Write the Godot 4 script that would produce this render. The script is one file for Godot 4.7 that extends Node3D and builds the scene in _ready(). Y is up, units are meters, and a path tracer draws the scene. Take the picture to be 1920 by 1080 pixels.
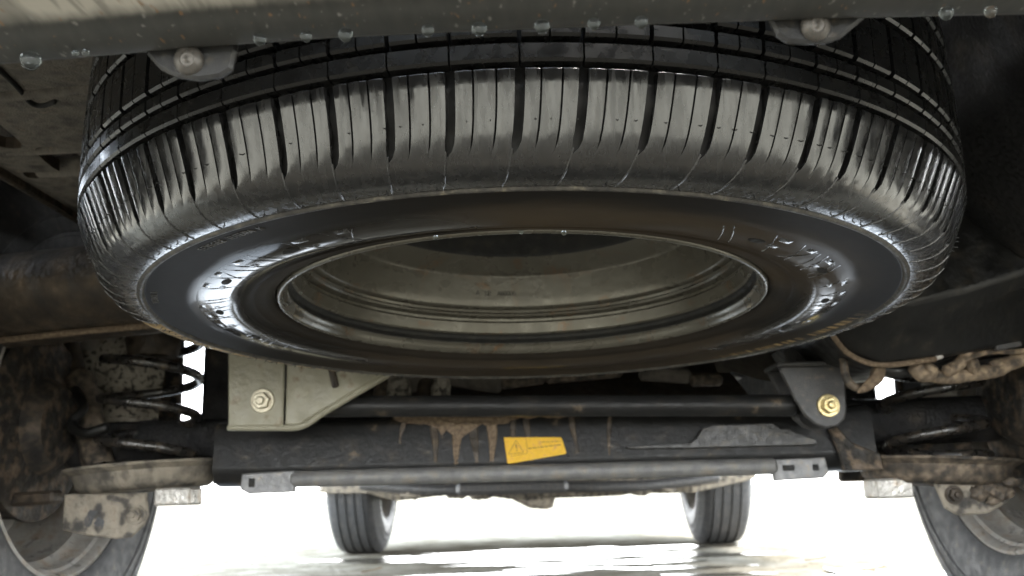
extends Node3D
# Underside of a car seen from behind its rear bumper: spare wheel, rear axle, springs, wheels, wet ground.

class MB:
	var v := PackedVector3Array()
	var n := PackedVector3Array()
	var uv := PackedVector2Array()
	var ix := PackedInt32Array()
	func vert(p: Vector3, nn: Vector3, t := Vector2.ZERO) -> int:
		v.append(p); n.append(nn); uv.append(t)
		return v.size() - 1
	func tri(a: int, b: int, c: int) -> void:
		var g := (v[b] - v[a]).cross(v[c] - v[a])
		if g.dot(n[a] + n[b] + n[c]) > 0.0:
			ix.append(a); ix.append(c); ix.append(b)
		else:
			ix.append(a); ix.append(b); ix.append(c)
	func face(pts: Array, nn := Vector3.ZERO) -> void:
		# a flat convex polygon
		if nn == Vector3.ZERO:
			nn = (pts[1] - pts[0]).cross(pts[2] - pts[0]).normalized()
		var ids := []
		for p in pts:
			ids.append(vert(p, nn))
		for k in range(1, pts.size() - 1):
			tri(ids[0], ids[k], ids[k + 1])
	func grid(rows: Array, flip := false, uvs := []) -> void:
		# smooth surface through rows of points; rows whose ends coincide are closed
		var nr := rows.size()
		var nc: int = rows[0].size()
		var wrap_c: bool = rows[0][0].distance_to(rows[0][nc - 1]) < 1e-6
		var wrap_r := true
		for j in nc:
			if rows[0][j].distance_to(rows[nr - 1][j]) > 1e-6:
				wrap_r = false
				break
		var base := v.size()
		for i in nr:
			for j in nc:
				var ja := j - 1
				var jb := j + 1
				if ja < 0: ja = nc - 2 if wrap_c else 0
				if jb >= nc: jb = 1 if wrap_c else nc - 1
				var ia := i - 1
				var ib := i + 1
				if ia < 0: ia = nr - 2 if wrap_r else 0
				if ib >= nr: ib = 1 if wrap_r else nr - 1
				var du: Vector3 = rows[i][jb] - rows[i][ja]
				var dv: Vector3 = rows[ib][j] - rows[ia][j]
				var nn := du.cross(dv)
				if nn.length() < 1e-14:
					var i2 := 1 if i == 0 else nr - 2
					nn = (rows[i2][jb] - rows[i2][ja]).cross(dv)
				nn = nn.normalized()
				if flip: nn = -nn
				vert(rows[i][j], nn, uvs[i][j] if uvs else Vector2(float(j) / (nc - 1), float(i) / (nr - 1)))
		for i in nr - 1:
			for j in nc - 1:
				var a := base + i * nc + j
				var b := a + nc
				tri(a, a + 1, b + 1)
				tri(a, b + 1, b)
	func lathe(prof: Array, segs := 96, a0 := 0.0, a1 := TAU, c := Vector3.ZERO, b := Basis(), sharp := 0.75) -> void:
		# profile of Vector2(radius, height), split where it bends sharply; the axis is y of the basis
		var run := [prof[0]]
		for k in range(1, prof.size()):
			run.append(prof[k])
			var cut := k == prof.size() - 1
			if not cut:
				var d0: Vector2 = (prof[k] - prof[k - 1]).normalized()
				var d1: Vector2 = (prof[k + 1] - prof[k]).normalized()
				cut = d0.dot(d1) < sharp
			if cut:
				var rows := []
				for p in run:
					var row := PackedVector3Array()
					for s in segs + 1:
						var a := a0 + (a1 - a0) * s / segs
						if s == segs and absf(a1 - a0 - TAU) < 1e-5: a = a0
						row.append(c + b * Vector3(p.x * cos(a), p.y, p.x * sin(a)))
					rows.append(row)
				grid(rows)
				run = [prof[k]]
	func box(c: Vector3, s: Vector3, ch := 0.002, b := Basis()) -> void:
		var h := s * 0.5
		var f := func(x: float, y: float, z: float) -> Vector3: return c + b * Vector3(x, y, z)
		ch = minf(ch, minf(h.x, minf(h.y, h.z)) * 0.9)
		var i := h - Vector3.ONE * ch
		for sg in [-1.0, 1.0]:
			face([f.call(sg * h.x, -i.y, -i.z), f.call(sg * h.x, i.y, -i.z), f.call(sg * h.x, i.y, i.z), f.call(sg * h.x, -i.y, i.z)], b * Vector3(sg, 0, 0))
			face([f.call(-i.x, sg * h.y, -i.z), f.call(i.x, sg * h.y, -i.z), f.call(i.x, sg * h.y, i.z), f.call(-i.x, sg * h.y, i.z)], b * Vector3(0, sg, 0))
			face([f.call(-i.x, -i.y, sg * h.z), f.call(i.x, -i.y, sg * h.z), f.call(i.x, i.y, sg * h.z), f.call(-i.x, i.y, sg * h.z)], b * Vector3(0, 0, sg))
			for sh in [-1.0, 1.0]:
				face([f.call(sg * h.x, sh * i.y, -i.z), f.call(sg * h.x, sh * i.y, i.z), f.call(sg * i.x, sh * h.y, i.z), f.call(sg * i.x, sh * h.y, -i.z)], b * Vector3(sg, sh, 0).normalized())
				face([f.call(sg * h.x, -i.y, sh * i.z), f.call(sg * h.x, i.y, sh * i.z), f.call(sg * i.x, i.y, sh * h.z), f.call(sg * i.x, -i.y, sh * h.z)], b * Vector3(sg, 0, sh).normalized())
				face([f.call(-i.x, sg * h.y, sh * i.z), f.call(i.x, sg * h.y, sh * i.z), f.call(i.x, sg * i.y, sh * h.z), f.call(-i.x, sg * i.y, sh * h.z)], b * Vector3(0, sg, sh).normalized())
				for si in [-1.0, 1.0]:
					face([f.call(sg * h.x, sh * i.y, si * i.z), f.call(sg * i.x, sh * h.y, si * i.z), f.call(sg * i.x, sh * i.y, si * h.z)], b * Vector3(sg, sh, si).normalized())
	func prism(poly: PackedVector2Array, z0: float, z1: float, ch := 0.0015, x := Transform3D()) -> void:
		# a plate with the outline poly (xy) from z0 (back) to z1 (front), chamfered in front and behind
		if not Geometry2D.is_polygon_clockwise(poly):
			poly.reverse()
		var m := poly.size()
		var inner := PackedVector2Array()
		for k in m:
			var e0 := (poly[k] - poly[(k + m - 1) % m]).normalized()
			var e1 := (poly[(k + 1) % m] - poly[k]).normalized()
			var nn := (Vector2(e0.y, -e0.x) + Vector2(e1.y, -e1.x))
			nn = nn.normalized() / maxf(0.5, sqrt(maxf(0.0, (1.0 + e0.dot(e1)) * 0.5)))
			inner.append(poly[k] + nn * ch)
		if Geometry2D.is_point_in_polygon(poly[0] + (inner[0] - poly[0]) * 0.1, poly) == false and Geometry2D.is_point_in_polygon(poly[0] - (inner[0] - poly[0]) * 0.1, poly):
			for k in m: inner[k] = poly[k] * 2.0 - inner[k]
		var t := Geometry2D.triangulate_polygon(inner)
		for side in [[z1, 1.0], [z0, -1.0]]:
			var nz: Vector3 = x.basis * Vector3(0, 0, side[1])
			var base := v.size()
			for p in inner:
				vert(x * Vector3(p.x, p.y, side[0]), nz)
			for k in range(0, t.size(), 3):
				tri(base + t[k], base + t[k + 1], base + t[k + 2])
		var dz := minf(ch, absf(z1 - z0) * 0.45)
		for k in m:
			var a := poly[k]
			var b := poly[(k + 1) % m]
			var ia := inner[k]
			var ib := inner[(k + 1) % m]
			var o2 := (a - ia + b - ib).normalized()
			var o := x.basis * Vector3(o2.x, o2.y, 0)
			var zz := x.basis * Vector3(0, 0, 1)
			face([x * Vector3(a.x, a.y, z0 + dz), x * Vector3(b.x, b.y, z0 + dz), x * Vector3(b.x, b.y, z1 - dz), x * Vector3(a.x, a.y, z1 - dz)], o)
			face([x * Vector3(a.x, a.y, z1 - dz), x * Vector3(b.x, b.y, z1 - dz), x * Vector3(ib.x, ib.y, z1), x * Vector3(ia.x, ia.y, z1)], (o + zz).normalized())
			face([x * Vector3(a.x, a.y, z0 + dz), x * Vector3(b.x, b.y, z0 + dz), x * Vector3(ib.x, ib.y, z0), x * Vector3(ia.x, ia.y, z0)], (o - zz).normalized())
	func tube(pts: Array, radii, segs := 10, flat := 1.0) -> void:
		# a swept round bar with domed ends; radii is a number or one per point
		var rows := []
		var up := Vector3(0, 0, 1)
		var m := pts.size()
		for k in m:
			var d: Vector3 = (pts[mini(k + 1, m - 1)] - pts[maxi(k - 1, 0)]).normalized()
			up = (up - d * up.dot(d))
			if up.length() < 0.01: up = Vector3(0.31, 0.9, 0.2) - d * d.dot(Vector3(0.31, 0.9, 0.2))
			up = up.normalized()
			var side := d.cross(up)
			var r: float = radii if radii is float else radii[k]
			if k == 0:
				rows.append(ring(pts[0] - d * r * 0.5, up, side, r * 0.02, segs, flat))
				rows.append(ring(pts[0] - d * r * 0.35, up, side, r * 0.7, segs, flat))
			rows.append(ring(pts[k], up, side, r, segs, flat))
			if k == m - 1:
				rows.append(ring(pts[k] + d * r * 0.35, up, side, r * 0.7, segs, flat))
				rows.append(ring(pts[k] + d * r * 0.5, up, side, r * 0.02, segs, flat))
		grid(rows, true)
	func ring(c: Vector3, up: Vector3, side: Vector3, r: float, segs: int, flat: float) -> PackedVector3Array:
		var row := PackedVector3Array()
		for s in segs + 1:
			var a := TAU * (s % segs) / segs
			row.append(c + up * cos(a) * r * flat + side * sin(a) * r)
		return row
	func lump(c: Vector3, r: Vector3, sd: int, amp := 0.25, nu := 14, nv := 9) -> void:
		var fn := FastNoiseLite.new()
		fn.seed = sd
		fn.frequency = 0.9
		var rows := []
		for i in nv + 1:
			var th := PI * i / nv
			var row := PackedVector3Array()
			for j in nu + 1:
				var ph := TAU * (j % nu) / nu
				var d := Vector3(sin(th) * cos(ph), cos(th), sin(th) * sin(ph))
				row.append(c + d * r * (1.0 + amp * fn.get_noise_3dv(d * 1.6)))
			rows.append(row)
		grid(rows)
	func bolt(c: Vector3, axis: Vector3, r: float, h := 0.008) -> void:
		# washer, hexagon head and a domed stub, along the axis
		var b := frame(axis)
		lathe([Vector2(r * 0.45, 0.0), Vector2(r, 0.0), Vector2(r, h * 0.18), Vector2(r * 0.94, h * 0.28), Vector2(r * 0.3, h * 0.3)], 24, 0, TAU, c, b)
		var hex := []
		for lev in [[h * 0.28, 0.74], [h * 0.9, 0.74], [h, 0.64]]:
			var ringp := []
			for k in 6:
				var a := TAU * k / 6.0 + 0.35
				ringp.append(c + b * Vector3(cos(a) * r * lev[1], lev[0], sin(a) * r * lev[1]))
			hex.append(ringp)
		for q in 2:
			for k in 6:
				face([hex[q][k], hex[q][(k + 1) % 6], hex[q + 1][(k + 1) % 6], hex[q + 1][k]], ((hex[q][k] + hex[q][(k + 1) % 6]) * 0.5 - c - b.y * (h * 0.6 if q == 0 else h * 0.2)).normalized())
		face(hex[2], b.y)
		lathe([Vector2(r * 0.36, h * 0.95), Vector2(r * 0.36, h * 1.35), Vector2(r * 0.28, h * 1.5), Vector2(0.00002, h * 1.55)], 14, 0, TAU, c, b)
	static func frame(axis: Vector3) -> Basis:
		var y := axis.normalized()
		var x := y.cross(Vector3(0.13, 0.2, 0.97))
		if x.length() < 0.1: x = y.cross(Vector3(1, 0, 0))
		x = x.normalized()
		return Basis(x, y, x.cross(y))
	func mesh() -> ArrayMesh:
		var a := []
		a.resize(Mesh.ARRAY_MAX)
		a[Mesh.ARRAY_VERTEX] = v
		a[Mesh.ARRAY_NORMAL] = n
		a[Mesh.ARRAY_TEX_UV] = uv
		a[Mesh.ARRAY_INDEX] = ix
		var m := ArrayMesh.new()
		m.add_surface_from_arrays(Mesh.PRIMITIVE_TRIANGLES, a)
		return m

var M := {}
var rng := RandomNumberGenerator.new()
var taken := {}

# ---------------------------------------------------------------- naming
func numbered(called: String) -> String:
	if not taken.has(called):
		taken[called] = 0
		return called
	taken[called] += 1
	return "%s_%03d" % [called, taken[called]]

func tag(o: Node, label: String, category: String, group := "") -> Node:
	o.set_meta("label", label)
	o.set_meta("category", category)
	if group: o.set_meta("group", group)
	return o

func thing(called: String, label: String, category: String, at := Vector3.ZERO, group := "") -> Node3D:
	var o := Node3D.new()
	o.name = numbered(called)
	add_child(o, true)
	o.position = at
	tag(o, label, category, group)
	return o

func obj(called: String, mb, mat: Material, parent: Node3D = null, world := false) -> MeshInstance3D:
	var o := MeshInstance3D.new()
	o.mesh = mb.mesh() if mb is MB else mb
	o.material_override = mat
	if parent == null:
		o.name = numbered(called)
		add_child(o, true)
	else:
		var k := 0
		var nm := called
		while parent.has_node(nm):
			k += 1
			nm = "%s_%03d" % [called, k]
		o.name = nm
		parent.add_child(o, true)
		if world:
			o.position = -parent.position
	return o

func smooth(pts: Array, per := 6) -> Array:
	# Catmull-Rom through the points
	var out := []
	for k in pts.size() - 1:
		var a: Vector3 = pts[maxi(k - 1, 0)]
		var b: Vector3 = pts[k]
		var c: Vector3 = pts[k + 1]
		var d: Vector3 = pts[mini(k + 2, pts.size() - 1)]
		for s in per:
			out.append(b.cubic_interpolate(c, a, d, float(s) / per))
	out.append(pts[-1])
	return out

# ---------------------------------------------------------------- materials
func noise(sd: int, freq: float, oct := 4, kind := FastNoiseLite.TYPE_SIMPLEX_SMOOTH) -> FastNoiseLite:
	var f := FastNoiseLite.new()
	f.seed = sd
	f.noise_type = kind
	f.frequency = freq
	f.fractal_octaves = oct
	return f

func ntex(sd: int, freq: float, ramp: Array, size := 512, oct := 5) -> NoiseTexture2D:
	var t := NoiseTexture2D.new()
	t.width = size
	t.height = size
	t.seamless = true
	t.noise = noise(sd, freq, oct)
	var g := Gradient.new()
	var off := PackedFloat32Array()
	var col := PackedColorArray()
	for r in ramp:
		off.append(r[0])
		col.append(r[1] if r[1] is Color else Color(r[1], r[1], r[1]))
	g.offsets = off
	g.colors = col
	t.color_ramp = g
	return t

var grain: Array = []
func lin(r: float, g: float, b: float) -> Color:
	return Color(r, g, b).linear_to_srgb()

func mat(called: String, ramp: Array, scale: float, r0: float, r1: float, metal := 0.0, bump := 0.4, sd := 1, freq := 0.012, world := false) -> StandardMaterial3D:
	# colours of the ramp are linear surface colours
	var m := StandardMaterial3D.new()
	m.resource_name = called
	var rr := []
	for r in ramp: rr.append([r[0], (r[1] as Color).linear_to_srgb()])
	m.albedo_texture = ntex(sd, freq, rr)
	m.roughness_texture = ntex(sd, freq * 1.3, [[0.25, r0], [0.7, r1]])
	m.roughness = 1.0
	m.metallic = metal
	if bump > 0.0:
		m.normal_enabled = true
		m.normal_texture = grain[sd % grain.size()]
		m.normal_scale = bump
	m.uv1_triplanar = true
	m.uv1_world_triplanar = world
	m.uv1_scale = Vector3.ONE * scale
	M[called] = m
	return m

func make_materials() -> void:
	for k in 2:
		var t := NoiseTexture2D.new()
		t.width = 512
		t.height = 512
		t.seamless = true
		t.as_normal_map = true
		t.bump_strength = 6.0
		t.noise = noise(70 + k, [0.05, 0.14][k], 4)
		grain.append(t)
	var C := func(r: float, g: float, b: float) -> Color: return Color(r, g, b)
	var dust: Color = C.call(0.26, 0.205, 0.145)
	var mud: Color = C.call(0.20, 0.145, 0.095)
	mat("rubber", [[0.0, C.call(0.012, 0.012, 0.0125)], [0.6, C.call(0.017, 0.017, 0.017)], [0.78, C.call(0.024, 0.023, 0.021)], [0.93, C.call(0.05, 0.046, 0.039)], [1.0, C.call(0.1, 0.088, 0.068)]], 7.0, 0.09, 0.38, 0.0, 0.05, 2, 0.016, true)
	mat("rubber_dusty", [[0.15, C.call(0.08, 0.06, 0.04)], [0.35, C.call(0.34, 0.24, 0.125)], [0.65, C.call(0.56, 0.4, 0.2)], [1.0, C.call(0.6, 0.43, 0.22)]], 6.0, 0.45, 0.75, 0.0, 0.5, 3, 0.012, true)
	mat("rubber_dull", [[0.0, C.call(0.009, 0.009, 0.0092)], [0.6, C.call(0.013, 0.013, 0.0128)], [0.85, C.call(0.02, 0.019, 0.017)], [1.0, C.call(0.06, 0.052, 0.04)]], 7.0, 0.2, 0.36, 0.0, 0.0, 29, 0.014, true)
	M.rubber_dull.metallic_specular = 0.5
	mat("groove", [[0.0, C.call(0.008, 0.008, 0.008)], [0.7, C.call(0.012, 0.0115, 0.011)], [1.0, C.call(0.03, 0.026, 0.02)]], 7.0, 0.6, 0.8, 0.0, 0.2, 4, 0.014, true)
	mat("ring_dust", [[0.2, C.call(0.03, 0.029, 0.027)], [0.5, C.call(0.055, 0.051, 0.045)], [0.75, C.call(0.09, 0.083, 0.068)], [0.92, C.call(0.26, 0.23, 0.165)]], 9.0, 0.3, 0.5, 0.0, 0.3, 5, 0.02)
	mat("rim_paint", [[0.0, C.call(0.135, 0.127, 0.104)], [0.5, C.call(0.165, 0.155, 0.127)], [0.78, C.call(0.145, 0.134, 0.107)], [0.85, C.call(0.2, 0.11, 0.055)], [0.89, C.call(0.155, 0.141, 0.112)], [1.0, C.call(0.11, 0.098, 0.076)]], 3.6, 0.22, 0.36, 0.5, 0.05, 6, 0.012)
	mat("rim_dark", [[0.0, C.call(0.02, 0.02, 0.02)], [0.6, C.call(0.03, 0.03, 0.028)], [1.0, C.call(0.07, 0.06, 0.045)]], 5.0, 0.5, 0.7, 0.2, 0.2, 7, 0.02)
	mat("bumper_plastic", [[0.1, C.call(0.062, 0.058, 0.05)], [0.45, C.call(0.092, 0.085, 0.072)], [0.6, C.call(0.125, 0.112, 0.092)], [0.8, C.call(0.15, 0.132, 0.106)], [0.9, C.call(0.17, 0.12, 0.075)]], 3.6, 0.5, 0.75, 0.0, 0.35, 8, 0.011)
	mat("tab_plastic", [[0.1, C.call(0.014, 0.014, 0.0145)], [0.6, C.call(0.021, 0.021, 0.0205)], [0.85, C.call(0.05, 0.043, 0.034)], [1.0, C.call(0.13, 0.09, 0.055)]], 16.0, 0.35, 0.55, 0.0, 0.2, 9, 0.014)
	mat("black_paint", [[0.0, C.call(0.012, 0.0122, 0.0125)], [0.6, C.call(0.018, 0.0178, 0.0175)], [0.8, C.call(0.03, 0.027, 0.023)], [0.9, C.call(0.09, 0.07, 0.05)], [1.0, C.call(0.2, 0.15, 0.1)]], 4.0, 0.32, 0.5, 0.0, 0.15, 10, 0.012)
	mat("coil_paint", [[0.1, C.call(0.014, 0.014, 0.014)], [0.5, C.call(0.024, 0.022, 0.02)], [0.72, C.call(0.05, 0.04, 0.03)], [0.95, C.call(0.22, 0.17, 0.115)]], 5.0, 0.16, 0.4, 0.0, 0.3, 30, 0.014)
	M.coil_paint.metallic_specular = 0.7
	mat("lit_edge_paint", [[0.1, C.call(0.10, 0.10, 0.10)], [0.6, C.call(0.16, 0.157, 0.15)], [0.85, C.call(0.19, 0.17, 0.14)], [1.0, C.call(0.24, 0.19, 0.135)]], 5.0, 0.3, 0.5, 0.0, 0.3, 31, 0.014)  # paler grey that paints in ground light on the beam edge
	mat("grey_paint", [[0.1, C.call(0.04, 0.04, 0.042)], [0.7, C.call(0.06, 0.058, 0.056)], [0.95, C.call(0.13, 0.105, 0.08)]], 6.0, 0.35, 0.5, 0.0, 0.2, 11, 0.02)
	mat("olive_paint", [[0.1, C.call(0.22, 0.207, 0.15)], [0.5, C.call(0.26, 0.245, 0.18)], [0.75, C.call(0.275, 0.26, 0.195)], [0.9, C.call(0.2, 0.16, 0.105)], [1.0, C.call(0.14, 0.1, 0.06)]], 4.0, 0.35, 0.55, 0.0, 0.15, 12, 0.012)
	mat("panel_dust", [[0.1, C.call(0.05, 0.045, 0.038)], [0.4, C.call(0.11, 0.098, 0.082)], [0.6, C.call(0.145, 0.128, 0.105)], [0.75, C.call(0.10, 0.087, 0.072)], [0.95, C.call(0.19, 0.15, 0.112)]], 5.0, 0.7, 0.9, 0.0, 0.35, 13, 0.012)
	mat("mud_metal", [[0.1, C.call(0.022, 0.02, 0.018)], [0.4, C.call(0.05, 0.042, 0.034)], [0.55, C.call(0.115, 0.088, 0.062)], [0.75, C.call(0.19, 0.15, 0.108)], [1.0, C.call(0.27, 0.215, 0.155)]], 6.0, 0.55, 0.9, 0.0, 0.7, 14, 0.018)
	mat("mud_spots", [[0.22, C.call(0.03, 0.028, 0.025)], [0.36, C.call(0.07, 0.06, 0.05)], [0.42, C.call(0.42, 0.385, 0.32)], [0.75, C.call(0.5, 0.455, 0.38)], [1.0, C.call(0.3, 0.235, 0.17)]], 9.0, 0.7, 0.9, 0.0, 0.5, 15, 0.016)
	mat("dust_pan", [[0.15, C.call(0.04, 0.037, 0.033)], [0.32, C.call(0.075, 0.066, 0.056)], [0.46, C.call(0.21, 0.183, 0.143)], [0.75, C.call(0.27, 0.233, 0.18)], [1.0, C.call(0.2, 0.155, 0.11)]], 5.0, 0.65, 0.9, 0.0, 0.6, 16, 0.010)
	mat("mud", [[0.1, C.call(0.085, 0.06, 0.04)], [0.5, C.call(0.16, 0.115, 0.075)], [0.9, C.call(0.25, 0.185, 0.12)]], 14.0, 0.75, 0.95, 0.0, 0.9, 17, 0.02)
	mat("brown_steel", [[0.1, C.call(0.024, 0.021, 0.018)], [0.5, C.call(0.05, 0.038, 0.027)], [0.8, C.call(0.085, 0.063, 0.042)], [1.0, C.call(0.16, 0.12, 0.08)]], 4.0, 0.5, 0.75, 0.2, 0.4, 18, 0.014)
	mat("underbody", [[0.1, C.call(0.012, 0.0125, 0.014)], [0.6, C.call(0.02, 0.019, 0.019)], [0.85, C.call(0.05, 0.042, 0.034)], [1.0, C.call(0.1, 0.08, 0.06)]], 2.0, 0.6, 0.85, 0.0, 0.4, 19, 0.014)
	mat("black_plastic", [[0.1, C.call(0.008, 0.008, 0.0085)], [0.65, C.call(0.013, 0.0128, 0.012)], [0.85, C.call(0.03, 0.026, 0.021)], [1.0, C.call(0.08, 0.063, 0.046)]], 4.0, 0.3, 0.55, 0.0, 0.15, 20, 0.014)
	mat("hose_mud", [[0.2, C.call(0.05, 0.042, 0.034)], [0.45, C.call(0.17, 0.125, 0.085)], [0.7, C.call(0.33, 0.25, 0.165)]], 6.0, 0.65, 0.9, 0.0, 0.5, 21, 0.02)
	mat("wheel_metal", [[0.1, C.call(0.3, 0.285, 0.26)], [0.6, C.call(0.44, 0.42, 0.385)], [0.85, C.call(0.33, 0.26, 0.19)]], 4.0, 0.25, 0.45, 0.3, 0.3, 22, 0.014)
	mat("road_rubber", [[0.1, C.call(0.03, 0.031, 0.033)], [0.7, C.call(0.048, 0.048, 0.049)], [0.95, C.call(0.1, 0.088, 0.07)]], 5.0, 0.42, 0.65, 0.0, 0.3, 23, 0.014)
	mat("zinc", [[0.1, C.call(0.45, 0.36, 0.17)], [0.6, C.call(0.62, 0.52, 0.28)], [1.0, C.call(0.5, 0.36, 0.2)]], 20.0, 0.25, 0.4, 0.85, 0.2, 24, 0.02)
	mat("pale_metal", [[0.1, C.call(0.5, 0.46, 0.36)], [0.7, C.call(0.62, 0.57, 0.45)], [1.0, C.call(0.42, 0.34, 0.22)]], 20.0, 0.3, 0.5, 0.6, 0.2, 25, 0.02)
	mat("rivet_plastic", [[0.1, C.call(0.04, 0.039, 0.036)], [0.5, C.call(0.10, 0.096, 0.088)], [0.9, C.call(0.1, 0.072, 0.048)]], 120.0, 0.25, 0.45, 0.4, 0.5, 26, 0.02)
	M.black_paint.metallic_specular = 0.36
	M.cable = StandardMaterial3D.new()
	M.cable.albedo_color = lin(0.02, 0.02, 0.02)
	M.cable.roughness = 0.45
	for wet in ["rubber", "rubber_dusty"]:
		var wm: StandardMaterial3D = M[wet]
		wm.metallic_specular = 0.7 if wet == "rubber" else 0.4
		if wet == "rubber": wm.uv1_scale = Vector3(14.0, 2.6, 14.0)
		wm.clearcoat_enabled = true
		wm.clearcoat = 0.65 if wet == "rubber" else 0.1
		wm.clearcoat_roughness = 0.15
	mat("tab_steel", [[0.1, C.call(0.12, 0.12, 0.122)], [0.7, C.call(0.17, 0.168, 0.165)], [0.95, C.call(0.2, 0.165, 0.125)]], 6.0, 0.35, 0.5, 0.2, 0.2, 28, 0.02)
	mat("mid_grey", [[0.1, C.call(0.024, 0.024, 0.024)], [0.6, C.call(0.038, 0.0375, 0.0365)], [0.95, C.call(0.07, 0.06, 0.047)]], 9.0, 0.3, 0.5, 0.1, 0.3, 34, 0.014)
	mat("dark_mud", [[0.2, C.call(0.016, 0.015, 0.014)], [0.5, C.call(0.03, 0.026, 0.021)], [0.62, C.call(0.085, 0.062, 0.042)], [0.9, C.call(0.15, 0.11, 0.075)]], 5.0, 0.6, 0.9, 0.0, 0.6, 32, 0.014)
	var y := mat("sticker", [[0.1, C.call(0.62, 0.36, 0.02)], [0.6, C.call(0.72, 0.43, 0.025)], [0.85, C.call(0.6, 0.33, 0.06)], [1.0, C.call(0.4, 0.25, 0.1)]], 12.0, 0.4, 0.6, 0.0, 0.0, 27, 0.012)
	y.metallic_specular = 0.4
	var ink := StandardMaterial3D.new()
	ink.albedo_color = lin(0.2, 0.125, 0.025)
	ink.roughness = 0.7
	M.ink = ink
	var g := StandardMaterial3D.new()
	g.albedo_color = Color(0.95, 0.99, 1.0, 0.0)
	g.roughness = 0.02
	g.refraction_enabled = true
	g.refraction_scale = 0.033
	M.water = g
	var leaf := StandardMaterial3D.new()
	leaf.albedo_color = lin(0.12, 0.08, 0.04)
	leaf.roughness = 0.7
	M.leaf = leaf
	# wet concrete: gloss follows the puddles
	var gm := StandardMaterial3D.new()
	gm.albedo_texture = ntex(31, 0.01, [[0.1, lin(0.108, 0.094, 0.07)], [0.5, lin(0.152, 0.136, 0.107)], [0.9, lin(0.2, 0.182, 0.148)]])
	gm.specular_mode = BaseMaterial3D.SPECULAR_DISABLED
	gm.roughness = 1.0
	gm.roughness_texture = ntex(32, 0.008, [[0.3, 0.3], [0.55, 0.5], [0.75, 0.75]])
	gm.normal_enabled = true
	gm.normal_texture = grain[0]
	gm.normal_scale = 0.5
	gm.uv1_triplanar = true
	gm.uv1_world_triplanar = true
	gm.uv1_scale = Vector3(0.9, 0.9, 0.9)
	M.ground = gm
	var dp := StandardMaterial3D.new()  # dark ground colour standing in for shade near the camera
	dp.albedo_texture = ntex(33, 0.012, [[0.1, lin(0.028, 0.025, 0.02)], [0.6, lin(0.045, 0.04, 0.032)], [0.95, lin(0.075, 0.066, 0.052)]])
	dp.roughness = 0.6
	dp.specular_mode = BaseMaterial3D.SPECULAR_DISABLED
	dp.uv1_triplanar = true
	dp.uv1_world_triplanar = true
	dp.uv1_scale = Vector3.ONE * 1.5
	M.shade_paint = dp
	var pm := StandardMaterial3D.new()
	pm.albedo_color = lin(0.12, 0.105, 0.08)
	pm.roughness = 0.05
	pm.metallic_specular = 0.7
	pm.normal_enabled = true
	pm.normal_texture = grain[0]
	pm.normal_scale = 0.06
	pm.uv1_triplanar = true
	pm.uv1_world_triplanar = true
	pm.uv1_scale = Vector3(0.8, 0.8, 3.0)
	M.puddle = pm

# ---------------------------------------------------------------- tyre sidewall
const SIDE := [Vector2(0.2105, 0.006), Vector2(0.2115, 0.0005), Vector2(0.2145, -0.0012), Vector2(0.220, -0.0026), Vector2(0.2275, -0.0036), Vector2(0.2290, -0.0051), Vector2(0.2305, -0.0041), Vector2(0.237, -0.0066), Vector2(0.243, -0.0088), Vector2(0.249, -0.0097), Vector2(0.256, -0.0102), Vector2(0.262, -0.0101), Vector2(0.267, -0.0097), Vector2(0.272, -0.0089), Vector2(0.2760, -0.0085), Vector2(0.2810, -0.0085), Vector2(0.2880, -0.0089), Vector2(0.2980, -0.0095), Vector2(0.308, -0.0100), Vector2(0.3165, -0.0100), Vector2(0.324, -0.0094), Vector2(0.333, -0.0070), Vector2(0.3370, -0.0047), Vector2(0.3395, -0.0020)]
func side_h(r: float) -> float:
	for k in SIDE.size() - 1:
		if r <= SIDE[k + 1].x:
			return lerpf(SIDE[k].y, SIDE[k + 1].y, clampf((r - SIDE[k].x) / (SIDE[k + 1].x - SIDE[k].x), 0, 1))
	return SIDE[-1].y

func bump01(x: float, a: float, b: float, soft: float) -> float:
	return smoothstep(a - soft, a + soft, x) * (1.0 - smoothstep(b - soft, b + soft, x))

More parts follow.
